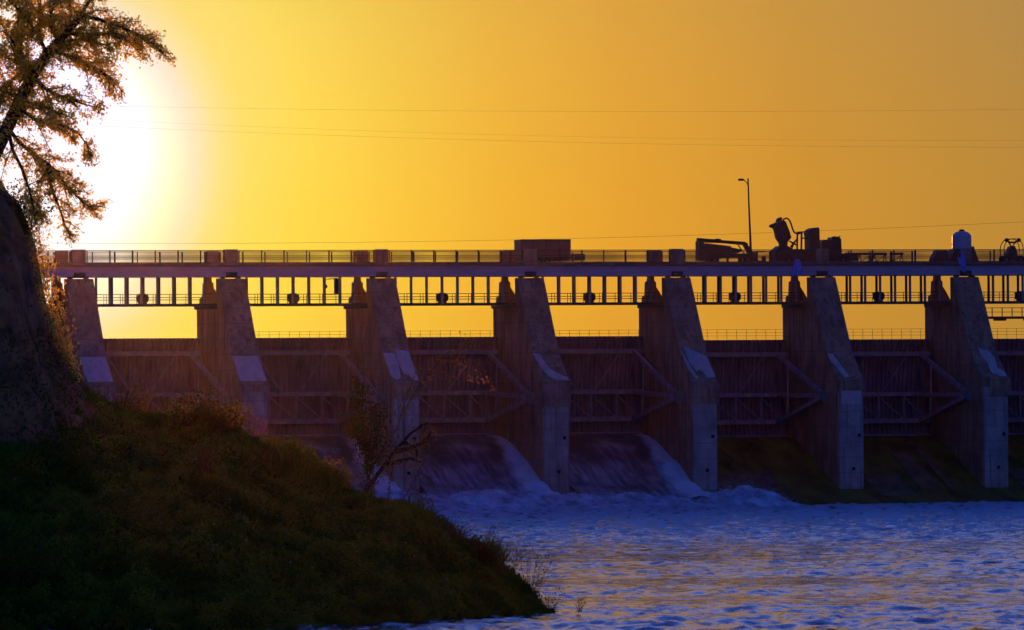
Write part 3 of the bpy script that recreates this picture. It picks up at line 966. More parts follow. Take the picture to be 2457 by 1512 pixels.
s = MB(); s.bar((4.3, 0.1, 1.95), (5.3, 0.1, 0.6), 0.10); s.bar((0.9, 0.2, 2.05), (3.6, 0.2, 1.75), 0.14); s.build('cylinder', M['grey_steel'], t)
s = MB()
for z in (0.3, 0.75, 1.2):
    s.box(6.1, 7.0, -0.6, -0.55, z, z + 0.06); s.box(6.1, 7.0, 0.55, 0.6, z, z + 0.06)
for x in (6.1, 6.95):
    s.box(x, x + 0.05, -0.6, 0.6, 0.25, 0.8 if x > 6.5 else 1.25)
s.box(6.1, 7.0, -0.6, 0.6, 0.2, 0.28); s.build('platform', M['machine'], t)

t = dthing('street_lamp', 72.35, 6.6, 23.75, 'single street lamp on the far edge of the bridge, its arm reaching towards the sun', 'street lamp')
s = MB(); s.tube([(0, 0, 0), (-0.06, 0, 2.0), (-0.2, 0, 6.0), (-0.28, 0, 8.7)], [0.14, 0.12, 0.085, 0.07], 10); s.box(-0.22, 0.22, -0.22, 0.22, 0.0, 0.10); s.build('pole', M['steel'], t)
s = MB(); s.tube([(-0.26, 0, 7.9), (-0.42, 0, 8.28), (-0.66, 0, 8.48), (-0.90, 0, 8.54)], 0.045, 8); s.build('arm', M['steel'], t)
s = MB(); s.lathe([(0.03, -0.34), (0.13, -0.26), (0.17, 0.0), (0.12, 0.26), (0.03, 0.34)], (0, 0, 0), 12, 'x'); hd = s.build('lamp_head', M['steel'], t); hd.location = (-1.02, 0, 8.56); hd.scale = (1, 1, 0.75)

t = dthing('drilling_rig', 72.9, 2.5, ROAD, 'dark drilling rig with tilted thick mast and looping hose', 'drilling rig')
s = MB(); s.cbox(0.7, 9.0, -1.1, 1.1, 0.30, 1.05, 0.06); s.prism_y([(0.35, 0.3), (0.35, 1.35), (0.9, 1.8), (1.6, 1.85), (2.1, 1.5), (5.2, 1.45), (5.6, 1.2), (5.6, 0.3)], -0.8, 0.8); s.build('base_frame', M['machine'], t)
for x in (1.6, 4.8, 7.4):
    for y in (-1.05, 1.05):
        wheel(t, x, y, 0.40, 0.3)
s = MB()
s.prism_y([(0.45, 3.65), (0.75, 4.15), (1.15, 4.35), (1.55, 4.28), (1.95, 3.3), (2.15, 2.65), (1.75, 2.2), (1.70, 1.75), (1.15, 1.75), (1.12, 2.1), (0.75, 2.6), (0.62, 3.3)], -0.5, 0.5)
s.prism_y([(0.0, 3.72), (0.05, 3.92), (0.55, 4.12), (0.75, 4.02), (0.5, 3.75), (0.2, 3.62)], -0.2, 0.2)
s.prism_y([(0.72, 4.2), (0.82, 4.55), (1.15, 4.7), (1.3, 4.62), (1.2, 4.3)], -0.25, 0.25); s.build('mast', M['machine'], t)
s = MB(); s.tube([(1.35, 0, 4.2), (1.55, 0, 4.52), (1.85, 0, 4.60), (2.12, 0, 4.40), (2.30, 0, 4.0), (2.45, 0, 3.5), (2.65, 0, 3.15), (2.95, 0, 3.02), (3.3, 0, 3.1)], 0.085, 8); s.build('hose', M['black'], t)
s = MB(); s.prism_y([(3.95, 1.4), (3.95, 2.6), (3.85, 3.1), (4.05, 3.45), (4.45, 3.62), (4.95, 3.66), (5.05, 3.5), (5.08, 1.4)], -0.7, 0.7); s.build('engine_cabinet', M['machine'], t)
s = MB()
for a, b_ in (((2.9, 0, 1.4), (2.95, 0, 3.05)), ((3.35, 0, 1.4), (3.4, 0, 3.15)), ((2.9, 0, 3.15), (3.95, 0, 3.25)), ((2.1, 0, 2.3), (2.9, 0, 1.9)), ((2.2, 0, 1.7), (2.9, 0, 2.5)), ((3.35, 0, 2.6), (3.95, 0, 2.6)), ((2.3, 0, 1.5), (2.6, 0, 2.2))):
    s.bar(a, b_, 0.17, 0.14)
s.build('hose_frame', M['machine'], t)

t = dthing('power_unit', 78.1, 2.5, ROAD + 1.052, 'boxy power unit with raised control panel on the back of the drilling rig', 'power unit')
s = MB(); s.prism_y([(0.15, 0.0), (0.15, 0.75), (0.05, 0.95), (0.1, 1.25), (0.35, 1.38), (1.15, 1.34), (1.2, 1.62), (1.95, 1.62), (2.15, 1.45), (2.2, 0.0)], -0.7, 0.7); s.build('housing', M['machine'], t)
s = MB(); s.bar((1.9, 0, 1.6), (2.3, 0, 1.75), 0.10); s.box(1.5, 1.8, -0.3, 0.3, 1.622, 1.72); s.build('lever', M['machine'], t)

t = dthing('blue_tarpaulin', 74.7, -0.56, 22.45, 'small blue tarpaulin hanging over the girder below the drilling rig', 'tarpaulin')


def cloth(parent, outline_top, outline_bot, n=16, mm=14, amp=0.06, seed=1):
    xs0 = np.linspace(0, 1, n)
    rows = []
    for j in range(mm):
        f_ = j / (mm - 1)
        l_ = np.array(outline_top[0]) * (1 - f_) + np.array(outline_bot[0]) * f_
        r_ = np.array(outline_top[1]) * (1 - f_) + np.array(outline_bot[1]) * f_
        x = l_[0] + (r_[0] - l_[0]) * xs0; zz = l_[1] + (r_[1] - l_[1]) * xs0
        y = -amp * np.sin(xs0 * 11 + seed) * (0.3 + f_) - 0.04 * np.sin(xs0 * 23 + f_ * 5)
        rows.append(np.stack([x, y, zz], -1))
    a = np.concatenate(rows); back = a + np.array([0, 0.012, 0])
    q = grid_quads(mm, n)
    o = big_mesh('cloth', np.concatenate([a, back]), np.concatenate([q, q[:, ::-1] + len(a)]), M['tarp'], parent, True)
    return o


cloth(t, ((-0.15, 1.75), (0.35, 1.75)), ((-0.72, 0.05), (0.72, 0.28)))

t = dthing('storage_tank', 93.4, 2.6, ROAD, 'pale rounded storage tank on a flared dark base', 'tank')
s = MB(); s.lathe([(0.93, 1.5), (0.97, 1.6), (0.97, 2.72), (0.95, 2.84), (0.80, 3.05), (0.55, 3.22), (0.30, 3.28)], (0, 0, 0), 32); s.build('shell', M['tank'], t)
s = MB(); s.lathe([(0.28, 3.27), (0.28, 3.42), (0.20, 3.47)], (0, 0, 0), 16); s.build('cap', M['machine'], t)
s = MB(); s.prism_y([(-1.7, 0.05), (-1.35, 1.0), (-1.1, 1.35), (1.05, 1.35), (1.2, 0.9), (1.55, 0.05)], -1.0, 1.0); s.box(-1.05, 1.05, -0.9, 0.9, 1.352, 1.495); s.build('base', M['machine'], t)
s = MB(); s.box(-1.02, -0.98, -0.3, 0.3, 1.9, 2.0); s.box(0.97, 1.25, -0.25, 0.25, 1.45, 1.75); s.build('valve', M['machine'], t)

t = dthing('blue_tarpaulin', 92.15, -0.56, 22.75, 'long pale blue tarpaulin draped over the railing beside the tank', 'tarpaulin')
cloth(t, ((-0.05, 2.35), (0.28, 2.35)), ((0.15, 0.1), (0.5, 0.1)), seed=4)
cloth(t, ((-0.45, 1.5), (0.40, 1.8)), ((-0.02, 0.5), (0.45, 0.45)), seed=2)

t = dthing('utility_cart', 90.1, 2.6, ROAD, 'low wedge-shaped utility cart parked against the tank base', 'cart')
s = MB(); s.prism_y([(0.0, 0.3), (0.05, 0.62), (0.45, 1.2), (0.6, 1.30), (1.55, 1.32), (1.62, 0.3)], -0.6, 0.6); s.build('body', M['machine'], t)
for x in (0.3, 1.3):
    for y in (-0.55, 0.55):
        wheel(t, x, y, 0.28, 0.2)

for i, (u_, lab) in enumerate(((82.0, 'folded frame barricade next to the power unit'), (83.4, 'A-frame barricade with cross braces, second from the power unit'), (85.0, 'A-frame barricade in the middle of the gap before the cart'), (86.8, 'A-frame barricade leaning near the bridge post before the cart'))):
    t = dthing('barricade', u_, 5.2, ROAD, lab, 'barricade', 'barricades between rig and tank')
    s = MB()
    for x in (0.0, 1.1):
        s.bar((x - 0.25, 0, 0.0), (x, 0, 1.2), 0.08); s.bar((x + 0.25, 0.2, 0.0), (x, 0, 1.2), 0.08)
    s.build('leg', M['machine'], t)
    s = MB(); s.box(-0.2, 1.3, -0.06, -0.02, 0.95, 1.18); s.bar((0, 0, 0.2), (1.1, 0, 0.9), 0.07); s.build('board', M['machine'], t)

t = dthing('small_tractor', 98.7, 2.5, ROAD, 'small tractor with round roll cage at the end of the deck', 'tractor')
s = MB(); s.prism_y([(-0.55, 0.35), (-0.5, 1.15), (-0.22, 1.75), (0.18, 1.80), (0.45, 1.2), (0.55, 0.35)], -0.5, 0.5); s.build('body', M['machine'], t)
for y in (-0.55, 0.55):
    s = MB(); s.tube([(-1.0, y, 0.3), (-1.0, y, 1.55), (-0.9, y, 1.95), (-0.6, y, 2.35), (-0.3, y, 2.5), (0.4, y, 2.5), (0.72, y, 2.35), (0.98, y, 1.95), (1.05, y, 1.55), (1.05, y, 0.3)], 0.045, 8); s.build('roll_cage', M['machine'], t)
s = MB(); s.tube([(-0.6, -0.2, 2.35), (-0.2, -0.2, 2.15), (0.3, -0.2, 2.15), (0.7, -0.2, 2.35)], 0.10, 8); s.bar((-0.4, -0.2, 2.2), (0.0, 0, 1.7), 0.10); s.bar((0.45, -0.2, 2.2), (0.0, 0, 1.7), 0.10); s.build('steering_frame', M['machine'], t)
for x in (-0.62, 0.7):
    s = MB(); s.lathe([(0.08, -0.12), (0.2, -0.08), (0.2, 0.08), (0.08, 0.12)], (x, -0.25, 2.38), 14, 'y'); s.build('headlight', M['machine'], t)
for x in (-0.75, 0.8):
    for y in (-0.5, 0.5):
        wheel(t, x, y, 0.42, 0.3)

# ------------------------------------------------------------------ power lines


def at(px, py, Y):
    """world point at depth Y seen at photo position (px, py) on a 2457 x 1512 frame"""
    c, s_ = math.cos(ROLL), math.sin(ROLL)
    a, b_ = px - IMG_W / 2, py - IMG_H / 2
    return Vector(((c * a + s_ * b_) / F_PX * Y, Y, CAM_Z - (-s_ * a + c * b_ - HORIZON) / F_PX * Y))


def wire_line(name, pts, Y, r, lab):
    P = [at(x, y, Y) for x, y in pts]
    X = np.array([p.x for p in P]); Z = np.array([p.z for p in P])
    cf = np.polyfit(X, Z, 2)
    xx = np.linspace(X.min() - 30, X.max() + 30, 40)
    s = MB(); s.tube([(x, Y, float(np.polyval(cf, x))) for x in xx], r, 6)
    return tag(s.build(name, M['wire'], None), lab, 'power line', 'power lines across the sky')


wire_line('power_line', [(500, 259), (850, 263), (1250, 267), (1700, 268), (2457, 262)], 900, 0.008, 'highest of the thin power lines crossing the orange sky')
wire_line('power_line', [(600, 303), (1000, 318), (1500, 330), (2200, 337), (2457, 337)], 905, 0.006, 'middle thin power line, just above the lowest of the high group')
wire_line('power_line', [(600, 318), (1100, 334), (1700, 348), (2200, 353), (2457, 353)], 910, 0.008, 'lowest of the three high power lines in the sky')
wire_line('power_line', [(250, 584), (1230, 575), (1850, 559), (2457, 532)], 860, 0.013, 'low sagging power line rising from the trailer over the tank')

# ------------------------------------------------------------------ river bank and bluff
RIDGE = [(-420, 890, 401), (-150, 900, 401), (0, 908, 401), (150, 930, 400), (240, 955, 400), (330, 985, 399), (420, 1015, 399), (480, 1010, 399), (560, 1030, 398), (640, 1075, 398), (720, 1118, 397),
         (800, 1160, 397), (880, 1190, 396), (940, 1212, 396), (1000, 1248, 396), (1100, 1298, 395), (1180, 1345, 394), (1240, 1388, 393), (1280, 1425, 392.5), (1305, 1456, 391.5), (1318, 1472, 391)]
BASE = [(-24.0 - 8, 366), (-24, 366.5), (-16, 367), (-9.2, 369.0), (-6, 373.5), (-2.7, 381.5), (0.0, 387.5), (1.64, 390.4), (1.95, 391)]
rp3 = [at(*q) for q in RIDGE]
rX = np.array([p.x for p in rp3]); rY = np.array([p.y for p in rp3]); rZ = np.array([max(p.z - 0.25, 0.05) for p in rp3])
bX = np.array([q[0] for q in BASE]); bY = np.array([q[1] for q in BASE])


def bank_pt(X, t):
    """t -1 (waterline towards the camera) .. 0 (ridge) .. 1 (waterline behind)"""
    ry = np.interp(X, rX, rY); rz = np.interp(X, rX, rZ); by = np.interp(X, bX, bY)
    back = 4 + 1.3 * rz
    Y = np.where(t < 0, ry + (ry - by) * t, ry + back * t)
    s_ = np.clip(1 - np.abs(t), 0, 1)
    shape = np.where(t < 0, 0.72 * s_ + 0.28 * np.sin(s_ * np.pi / 2), np.cos(np.clip(t, 0, 1) * np.pi / 2))
    Z = -0.25 * (1 - s_) + rz * shape
    amp = 0.35 * np.clip(rz / 3, 0, 1) * np.clip(-t * 6, 0.15, 1) * s_
    Z = Z + amp * fbm(X * 0.45, Y * 0.35, 91, 4)
    return Y, Z


bx = np.linspace(-33, 1.98, 240); bt = np.concatenate([np.linspace(-1.02, 0, 110), np.linspace(0.04, 1.05, 30)])
kX, kT = np.meshgrid(bx, bt)
kY, kZ = bank_pt(kX, kT)
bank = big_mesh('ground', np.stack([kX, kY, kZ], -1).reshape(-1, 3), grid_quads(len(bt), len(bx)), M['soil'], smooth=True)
tag(bank, kind='structure')

BL = [(-500, 380), (-300, 395), (-120, 415), (-20, 440), (10, 452), (40, 480), (72, 555), (88, 640), (104, 720), (130, 800), (165, 870), (200, 918), (240, 958), (300, 1000), (380, 1060)]
bp3 = [at(x, y, 404) for x, y in BL]
lX = np.array([p.x for p in bp3]); lZ = np.array([p.z for p in bp3])
gX, gY = np.meshgrid(np.linspace(-37, -18.6, 200), np.concatenate([np.linspace(388, 404, 120), np.linspace(404.5, 424, 30)]))
H = np.interp(gX, lX, lZ)
f_ = np.clip((gY - 389) / 15, 0, 1); f_ = np.sqrt(np.clip(1 - (1 - f_) ** 2, 0, 1))
bk = np.clip((gY - 404) / 20, 0, 1)
Zb = 6.0 * (1 - f_) + H * f_
ledge = np.abs(fbm(gX * 0.5 + gY * 0.2, gY * 0.9, 23, 4))
Zb = Zb * (1 - bk ** 2 * 0.8) + (0.7 * fbm(gX * 0.4, gY * 0.4, 17, 5) - 0.9 * ledge) * np.clip((404 - gY) / 2.5, 0, 1) + 0.10 * fbm(gX * 1.5, gY * 1.5, 19, 4)
bluff = big_mesh('hill', np.stack([gX, gY, Zb], -1).reshape(-1, 3), grid_quads(gX.shape[0], gX.shape[1]), M['rock'], smooth=True)
tag(bluff, kind='structure')

# ------------------------------------------------------------------ vegetation


def leaves_mesh(C, L, W, up=0.0, aim=None):
    """quads (diamond leaves) at centres C; L, W half sizes; aim: preferred axis per leaf"""
    n = len(C)
    a = RNG.normal(size=(n, 3))
    if aim is not None:
        a = a * 0.55 + aim * 1.0
    a[:, 2] += up
    a /= np.linalg.norm(a, axis=1)[:, None]
    r = RNG.normal(size=(n, 3)); b = np.cross(a, r); b /= np.linalg.norm(b, axis=1)[:, None]
    L = (L * RNG.uniform(0.6, 1.35, n))[:, None]; W = (W * RNG.uniform(0.6, 1.3, n))[:, None]
    mid = C - a * L * 0.15
    V = np.stack([C + a * L, mid + b * W, C - a * L, mid - b * W], 1).reshape(-1, 3)
    return V, np.arange(4 * n).reshape(n, 4)


def poly_points(P, n):
    """n random points along a polyline, with tangents"""
    P = np.array([list(p) for p in P]); d = np.linalg.norm(np.diff(P, axis=0), axis=1); c = np.concatenate([[0], np.cumsum(d)])
    s = np.sort(RNG.uniform(0, c[-1], n))
    pos = np.stack([np.interp(s, c, P[:, k]) for k in range(3)], -1)
    i = np.clip(np.searchsorted(c, s) - 1, 0, len(d) - 1)
    tan = (P[i + 1] - P[i]) / d[i][:, None]
    return pos, tan, s / c[-1]


# undergrowth over the whole bank: tussocks and low leafy clumps of uneven height
N = 170000
X = RNG.uniform(-30, 1.9, N * 2); T = -RNG.uniform(0, 1.0, N * 2) ** 0.85
rz = np.interp(X, rX, rZ)
keep = RNG.uniform(0, 1, N * 2) < np.clip(0.25 + rz / 7, 0, 1)
X, T = X[keep][:N], T[keep][:N]
T[: len(T) // 8] = RNG.uniform(-0.06, 0.12, len(T) // 8)
Y, Z = bank_pt(X, T)
clump = np.clip(0.5 + 0.75 * fbm(X * 0.55, Y * 0.30, 33, 2), 0, 1.3) ** 1.5 + 0.35 * np.clip(0.4 + fbm(X * 1.6, Y * 0.8, 37, 2), 0, 1.2)
hgt = RNG.uniform(0, 1, len(X)) ** 0.8 * (0.12 + 1.25 * clump) * np.clip(0.14 + np.interp(X, rX, rZ) * 0.16, 0, 0.68)
C = np.stack([X + RNG.normal(0, 0.12, len(X)), Y - hgt * 0.5, Z + hgt + 0.02], -1)
half = RNG.uniform(0, 1, len(C)) < 0.45
V1, Q1 = leaves_mesh(C[half], 0.22, 0.034, up=1.3)
V2, Q2 = leaves_mesh(C[~half], 0.125, 0.070, up=0.1)
# long blades and stalks standing along the crest and the water edge
NT = 5200
tX = np.concatenate([RNG.uniform(-26, 1.9, NT // 2), RNG.normal(-4, 3.5, NT - NT // 2).clip(-24, 1.9)]); tT = RNG.uniform(-0.14, 0.04, NT)
tY, tZ = bank_pt(tX, tT)
tuft = np.clip(0.4 + 1.1 * fbm(tX * 1.3, tX * 0, 63, 3), 0.05, 1.4)
tL = RNG.uniform(0.15, 0.55, NT) * tuft
tA = RNG.normal(size=(NT, 3)) * np.array([0.35, 0.35, 0.15]) + np.array([0.12, 0, 1]); tA /= np.linalg.norm(tA, axis=1)[:, None]
tB = np.cross(tA, RNG.normal(size=(NT, 3))); tB /= np.linalg.norm(tB, axis=1)[:, None]
tC = np.stack([tX, tY, tZ + 0.25 * tuft], -1)
V3 = np.stack([tC, tC + tA * tL[:, None] * 1.3 + tB * 0.022, tC + tA * tL[:, None] * 2.2, tC + tA * tL[:, None] * 1.3 - tB * 0.022], 1).reshape(-1, 3)
Q3 = np.arange(4 * NT).reshape(NT, 4)
tag(big_mesh('undergrowth', np.concatenate([V1, V2, V3]), np.concatenate([Q1, Q2 + len(V1), Q3 + len(V1) + len(V2)]), M['leaf_grass']), 'dense dark green undergrowth covering the river bank', 'undergrowth', kind='stuff')
# pale flecks painted as glints of light through the undergrowth
pick = RNG.choice(np.nonzero((hgt > 0.45) & (T < -0.03))[0], 120, replace=False)
V1, Q1 = leaves_mesh(C[pick] + np.array([0, -0.35, 0.18]), 0.050, 0.045)
tag(big_mesh('glint_flecks', V1, Q1, M['pale_concrete']), 'tiny pale flecks painted as light glints over the dark undergrowth', 'glint flecks', kind='stuff')
# sparse tufts and creepers on the bluff face
NB = 26000
bi = RNG.integers(0, gX.shape[1], NB); bj = (RNG.uniform(0, 1, NB) * 120).astype(int)
bP = np.stack([gX[bj, bi], gY[bj, bi], Zb[bj, bi]], -1)
keep = RNG.uniform(0, 1, NB) < np.clip(0.9 - (bP[:, 2] - 9) / 9 + 0.6 * fbm(bP[:, 0] * 0.5, bP[:, 2] * 0.5, 51, 3), 0.04, 1)
bP = bP[keep]
bP += np.stack([RNG.normal(0, 0.15, len(bP)), -np.abs(RNG.normal(0, 0.22, len(bP))), RNG.normal(0.05, 0.2, len(bP))], -1)
V1, Q1 = leaves_mesh(bP, 0.12, 0.045, up=0.3)
tag(big_mesh('creeper', V1, Q1, M['leaf_dark']), 'dark creeper and grass tufts scattered over the bluff face', 'creeper', kind='stuff')


def plant(name, stems, lab, cat, leafm, n, L, W, spread, Y=398, rad=0.03, group=None, droop=0.0, stem_m='twig', sub=0, ydep=0.8, up=0.0, follow=0.5):
    """a plant of stems (photo polylines at depth Y) with leaves round them; > stem, foliage"""
    wp = [[at(x, y, Y + dy) for x, y in st] for st in stems for dy in (0.0,)]
    base = wp[0][0].copy()
    t = tag(empty(name, base), lab, cat, group)
    s = MB(); cents, aims = [], []
    lens = [sum((st[i + 1] - st[i]).length for i in range(len(st) - 1)) for st in wp]
    for st, ln_ in zip(wp, lens):
        off = RNG.normal(0, ydep * 0.5)
        st = [p + Vector((0, off * (i / (len(st) - 1)), 0)) for i, p in enumerate(st)]
        s.tube([p - base for p in st], list(np.linspace(rad, rad * 0.35, len(st))), 6)
        m_ = max(4, int(n * ln_ / sum(lens)))
        pos, tan, fr = poly_points(st, m_)
        c = pos + RNG.normal(0, 1, (m_, 3)) * np.array([spread, spread * 1.2 + 0.05, spread]) * (0.35 + 0.9 * fr[:, None])
        c[:, 2] -= droop * RNG.uniform(0, 1, m_)
        cents.append(c); aims.append(tan * follow)
        for _ in range(sub):
            p, tn, f2 = poly_points(st, 1)
            d = Vector(tn[0]) * 0.6 + Vector(RNG.normal(0, 0.6, 3))
            q0 = Vector(p[0]); ln2 = spread * RNG.uniform(1.2, 3.0)
            q1 = q0 + d.normalized() * ln2; q1.z -= droop * 0.4
            s.tube([q0 - base, q0.lerp(q1, 0.5) - base + Vector((0, 0, droop * 0.08)), q1 - base], [rad * 0.4, rad * 0.3, rad * 0.2], 5)
    s.build('stem', M[stem_m], t)
    C = np.concatenate(cents) - np.array(list(base)); A = np.concatenate(aims)
    V, Q = leaves_mesh(C, L, W, up=up, aim=A)
    big_mesh('foliage', V, Q, leafm, t)
    return t


def fan(x, y, w, h, n, lean=0.0):
    """n stems fanning up from (x, y) over width w and height h (photo units)"""
    out = []
    for i in range(n):
        f = (i + 0.5) / n * 2 - 1 + random.uniform(-.15, .15)
        hh = h * random.uniform(0.7, 1.05) * (1 - 0.35 * abs(f))
        ex, ey = x + f * w / 2 + lean * hh, y - hh
        out.append([(x + f * w * 0.12, y), (x + f * w * 0.30 + lean * hh * 0.4, y - hh * 0.55), (ex, ey)])
    return out


# the big tree at the left
TREE_Y = 386
trunk = [(-150, 640), (-90, 520), (-35, 410), (18, 305), (48, 240), (78, 182), (112, 130), (160, 78), (198, 38)]
limbs = [
    [(198, 38), (235, 46), (268, 58), (305, 72), (343, 90), (370, 108), (388, 126)],
    [(160, 78), (195, 30), (225, -10), (250, -60)],
    [(112, 130), (140, 125), (176, 138), (213, 155), (245, 172), (270, 195), (300, 225)],
    [(78, 182), (100, 205), (130, 228), (165, 236), (200, 250), (228, 256)],
    [(48, 240), (60, 270), (90, 292), (126, 296), (160, 305), (190, 322), (210, 350), (214, 376)],
    [(18, 305), (40, 335), (80, 372), (115, 392), (140, 420), (165, 452), (195, 482), (228, 505)],
    [(18, 305), (30, 360), (55, 410), (70, 455), (80, 500), (85, 540)],
    [(115, 392), (120, 440), (135, 480), (150, 520), (158, 548)],
    [(112, 130), (90, 80), (60, 40), (20, 0), (-30, -60)],
    [(78, 182), (40, 150), (0, 130), (-60, 120)],
    [(48, 240), (15, 220), (-30, 210), (-90, 220)],
    [(160, 78), (170, 30), (160, -30), (150, -80)],
    [(90, 80), (100, 40), (90, 0), (80, -40)],
    [(40, 150), (30, 100), (5, 60), (-30, 30)],
    [(48, 240), (85, 250), (120, 262), (150, 280)],
    [(112, 130), (150, 100), (190, 95), (230, 100), (262, 112)],
    [(60, 170), (30, 190), (5, 230), (-20, 260)],
    [(18, 305), (-10, 330), (-40, 380)],
    [(140, 100), (120, 60), (125, 20), (140, -30)],
    [(10, 320), (48, 240), (78, 182), (112, 130), (160, 78)],
    [(70, 195), (50, 120), (55, 50), (40, -20)],
    [(160, 78), (210, 85), (255, 80), (300, 95), (330, 120)],
]
dens = [1.25, 0.8, 1.0, 0.85, 0.9, 1.0, 0.5, 0.7, 1.15, 1.2, 0.9, 0.8, 1.0, 1.2, 0.9, 1.1, 1.1, 0.7, 1.2, 0.9, 1.1, 0.9]
t = tag(empty('broadleaf_tree', at(-150, 640, TREE_Y)), 'tall leafy tree leaning from the bluff across the setting sun', 'tree')
org = np.array(list(t.location))
s = MB()
s.tube([at(x, y, TREE_Y) - t.location for x, y in trunk], [0.62, 0.50, 0.42, 0.34, 0.31, 0.28, 0.25, 0.19, 0.12], 12)
tl = s.build('trunk', M['bark'], t)
s = MB(); cents, aims = [], []
for li, lb in enumerate(limbs):
    depth = RNG.uniform(-1.8, 1.8)
    P = [at(x, y, TREE_Y + depth * min(1, i / 2.5)) for i, (x, y) in enumerate(lb)]
    s.tube([p - t.location for p in P], list(np.linspace(0.11, 0.02, len(P))), 7)
    length = sum((P[i + 1] - P[i]).length for i in range(len(P) - 1))
    pos, tan, fr = poly_points(P, int(length * 6.0 * dens[li]) + 2)
    for p, tn, f in zip(pos, tan, fr):                                  # secondary branches
        p = Vector(p); d = Vector(tn)
        side = Vector((RNG.normal(0.15, 0.6), RNG.normal(0, 0.9), RNG.normal(-0.05, 0.6)))
        d2 = (d * 0.75 + side).normalized()
        ln_ = RNG.uniform(0.6, 2.3) * (1.15 - 0.78 * f)
        q1 = p + d2 * ln_ * 0.5; q2 = p + d2 * ln_ + Vector((0.06, 0, -0.14 * ln_))
        s.tube([p - t.location, q1 - t.location, q2 - t.location], [0.035, 0.022, 0.010], 5)
        tp, tt, tf = poly_points([p, q1, q2], int(ln_ * 7) + 3)
        for a, tn2 in zip(tp, tt):                                      # hanging twigs in leafy tufts
            a = Vector(a)
            e = a + (Vector(tn2) * 0.5 + Vector((RNG.normal(0.1, 0.6), RNG.normal(0, 0.7), RNG.normal(-0.10, 0.55)))).normalized() * RNG.uniform(0.15, 0.62)
            s.tube([a - t.location, e - t.location], [0.009, 0.005], 3)
            m_ = int(RNG.integers(3, 11))
            pp, t3, ff = poly_points([a, e], m_)
            cents.append(pp + RNG.normal(0, 0.10, (m_, 3))); aims.append(t3 * 0.5 + np.array([0.1, 0, -0.35]))
s.build('branch', M['bark'], tl)
V, Q = leaves_mesh(np.concatenate(cents) - org, 0.095, 0.052, aim=np.concatenate(aims))
big_mesh('crown', V, Q, M['leaf_tree'], t)
tag(tl)

# plants on bluff and bank
plant('vine', [[(150, 880), (120, 800), (98, 720), (85, 640), (74, 570)], [(175, 890), (150, 830), (128, 760), (115, 690), (108, 620)], [(165, 870), (158, 800), (140, 740), (130, 680)],
               [(190, 905), (168, 850), (150, 790)], [(90, 640), (80, 560), (60, 500), (40, 455)], [(110, 700), (100, 600), (92, 540)]],
      'vine glowing orange on the bluff edge beside the first pier', 'vine', M['leaf_vine'], 3000, 0.085, 0.05, 0.30, Y=402.5, rad=0.025, droop=0.1)
plant('shrub', fan(40, 560, 150, 120, 9), 'dark shrub on top of the bluff below the sun', 'shrub', M['leaf_dark'], 2600, 0.09, 0.05, 0.45, Y=402.0)
plant('shrub', fan(300, 985, 110, 70, 7, 0.3) + fan(345, 1000, 60, 75, 5), 'sunlit leafy sprigs at the foot of the bluff', 'shrub', M['leaf_orange'], 900, 0.075, 0.038, 0.16, Y=399)
plant('bush', fan(482, 1068, 165, 108, 12), 'rounded dark bush standing up from the bank crest', 'bush', M['leaf_dark'], 5200, 0.08, 0.045, 0.42, Y=397, sub=2)
plant('bush', fan(556, 1050, 110, 105, 9, 0.1), 'yellow-brown bush just behind the rounded dark bush', 'bush', M['leaf_yellow'], 1500, 0.075, 0.036, 0.22, Y=399)
plant('reed_clump', fan(605, 1085, 100, 110, 16, 0.05), 'pinkish feathery reed clump beside the yellow-brown bush', 'reeds', M['leaf_pink'], 1700, 0.10, 0.012, 0.14, Y=399.5, rad=0.012, follow=1.4)
plant('spiky_plant', fan(492, 1135, 80, 85, 14, 0.15), 'spiky yellow-green plant below the rounded dark bush', 'plant', M['leaf_olive'], 520, 0.13, 0.016, 0.10, Y=388, rad=0.012, follow=1.8)
plant('shrub', fan(640, 1150, 120, 80, 8), 'low olive shrub on the slope under the pinkish reeds', 'shrub', M['leaf_olive'], 1500, 0.075, 0.036, 0.28, Y=395)
plant('shrub', fan(690, 1130, 110, 70, 9), 'reddish low shrub along the crest before the flowing bay', 'shrub', M['leaf_red'], 1300, 0.07, 0.030, 0.22, Y=397)
plant('shrub', fan(795, 1190, 130, 85, 10), 'yellow-green shrub glowing on the crest before the falling water', 'shrub', M['leaf_yellow'], 2000, 0.075, 0.036, 0.28, Y=396)
plant('young_tree', [[(885, 1195), (880, 1110), (872, 1040), (868, 975), (872, 920)], [(880, 1110), (905, 1050), (915, 990)], [(876, 1080), (850, 1040), (842, 1000)], [(880, 1130), (910, 1100), (925, 1060)]],
      'slim dark leafy sapling close beside the leaning trunk', 'tree', M['leaf_dark'], 2600, 0.08, 0.042, 0.34, Y=397, rad=0.05)
t = plant('leaning_tree', [[(868, 1190), (905, 1140), (945, 1085), (985, 1040), (1025, 1015)], [(945, 1085), (985, 1075), (1020, 1060), (1035, 1035)], [(925, 1115), (985, 1100), (1010, 1110)], [(965, 1060), (1000, 1080), (1000, 1110)]],
          'leaning broken trunk with orange leaves pointing up over the river', 'tree', M['leaf_orange'], 900, 0.10, 0.036, 0.26, Y=396, rad=0.13, droop=0.35, sub=1, stem_m='bark')
plant('young_tree', [[(930, 1205), (945, 1100), (960, 1000), (985, 930), (1000, 880)], [(960, 1000), (1010, 920), (1060, 860), (1100, 822), (1130, 815)], [(1060, 860), (1110, 860), (1150, 880), (1170, 925)], [(985, 930), (965, 960), (955, 990)],
                     [(1100, 840), (1090, 870), (1065, 905)], [(1110, 860), (1120, 890), (1128, 920)]],
      'slender sapling with sparse orange leaves high above the bank', 'tree', M['leaf_orange'], 420, 0.10, 0.045, 0.20, Y=395, rad=0.022, droop=0.25, sub=2)
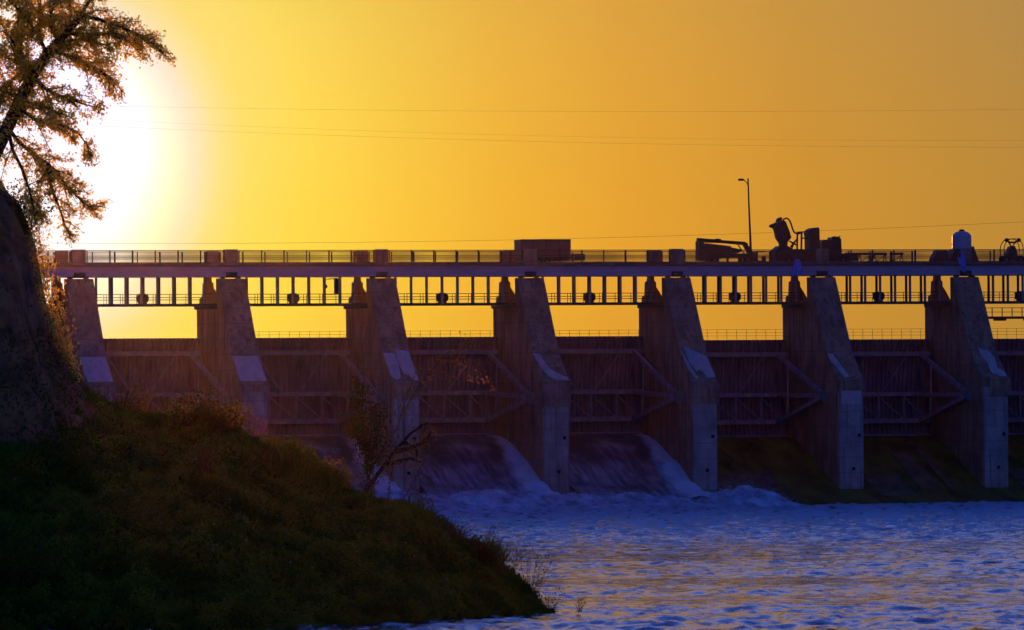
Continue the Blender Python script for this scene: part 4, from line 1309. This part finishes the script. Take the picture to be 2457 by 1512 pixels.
plant('shrub', [[(955, 1215), (985, 1170), (1010, 1120), (1030, 1095)], [(985, 1170), (1030, 1190), (1050, 1230)], [(1000, 1130), (1035, 1150), (1045, 1190)], [(960, 1210), (1010, 1225), (1050, 1250), (1090, 1262)], [(970, 1200), (985, 1230), (1015, 1262), (1060, 1290)]],
      'bare drooping twigs with red leaves hanging over the foam', 'shrub', M['leaf_red'], 620, 0.085, 0.022, 0.22, Y=395, rad=0.025, droop=0.4, sub=7)
for (x, y, w, h, k_, n_), lab in zip(((1085, 1300, 130, 70, 10, 420), (1150, 1335, 120, 85, 10, 420), (1215, 1380, 120, 110, 11, 450), (1275, 1432, 100, 130, 13, 520), (1318, 1470, 70, 70, 8, 200)),
                                     ('red-brown weeds fringing the bank below the hanging twigs', 'red-brown weeds on the bank edge, between the hanging twigs and the reed stalks',
                                      'taller red-brown weeds on the bank edge beside yellow water streaks', 'tall thin reed stalks bending over the tip of the bank', 'small weeds at the very tip of the bank in the water')):
    plant('weed_clump', fan(x, y, w, h, k_, 0.2), lab, 'weeds', M['leaf_red'], n_, 0.075, 0.022, 0.13, Y=393 if x < 1300 else 391, rad=0.010, group='weeds along the water edge', follow=0.9)
plant('water_weed', fan(1391, 1468, 34, 40, 6, 0.1), 'lone small weed standing in the water off the bank tip', 'weeds', M['leaf_red'], 110, 0.06, 0.020, 0.07, Y=389.5, rad=0.010)
plant('shrub', fan(150, 1180, 220, 150, 10), 'large shadowy shrub on the slope under the bluff', 'shrub', M['leaf_dark'], 3600, 0.10, 0.05, 0.6, Y=386)
plant('shrub', fan(60, 1400, 240, 130, 10), 'big dark green shrub low at the near foot of the bank', 'shrub', M['leaf_dark'], 3600, 0.10, 0.04, 0.6, Y=371)
plant('shrub', fan(330, 1290, 220, 110, 9), 'dark olive shrub in the middle of the bank slope', 'shrub', M['leaf_grass'], 2600, 0.09, 0.04, 0.5, Y=381)

# ------------------------------------------------------------------ air
hz = MB(); hz.box(-500, 500, -30, 1100, -1.6, 60)
hm = bpy.data.materials.new('evening_haze'); hm.use_nodes = True
hn, hl = hm.node_tree.nodes, hm.node_tree.links
hn.clear()
ho = hn.new('ShaderNodeOutputMaterial'); pv = hn.new('ShaderNodeVolumePrincipled')
pv.inputs['Color'].default_value = (0.22, 0.21, 0.20, 1)
pv.inputs['Density'].default_value = 0.50e-5
pv.inputs['Anisotropy'].default_value = 0.957
hl.new(pv.outputs[0], ho.inputs['Volume'])
o = hz.build('haze', hm)
tag(o, kind='stuff', label='thin evening haze glowing towards the sun', cat='haze')
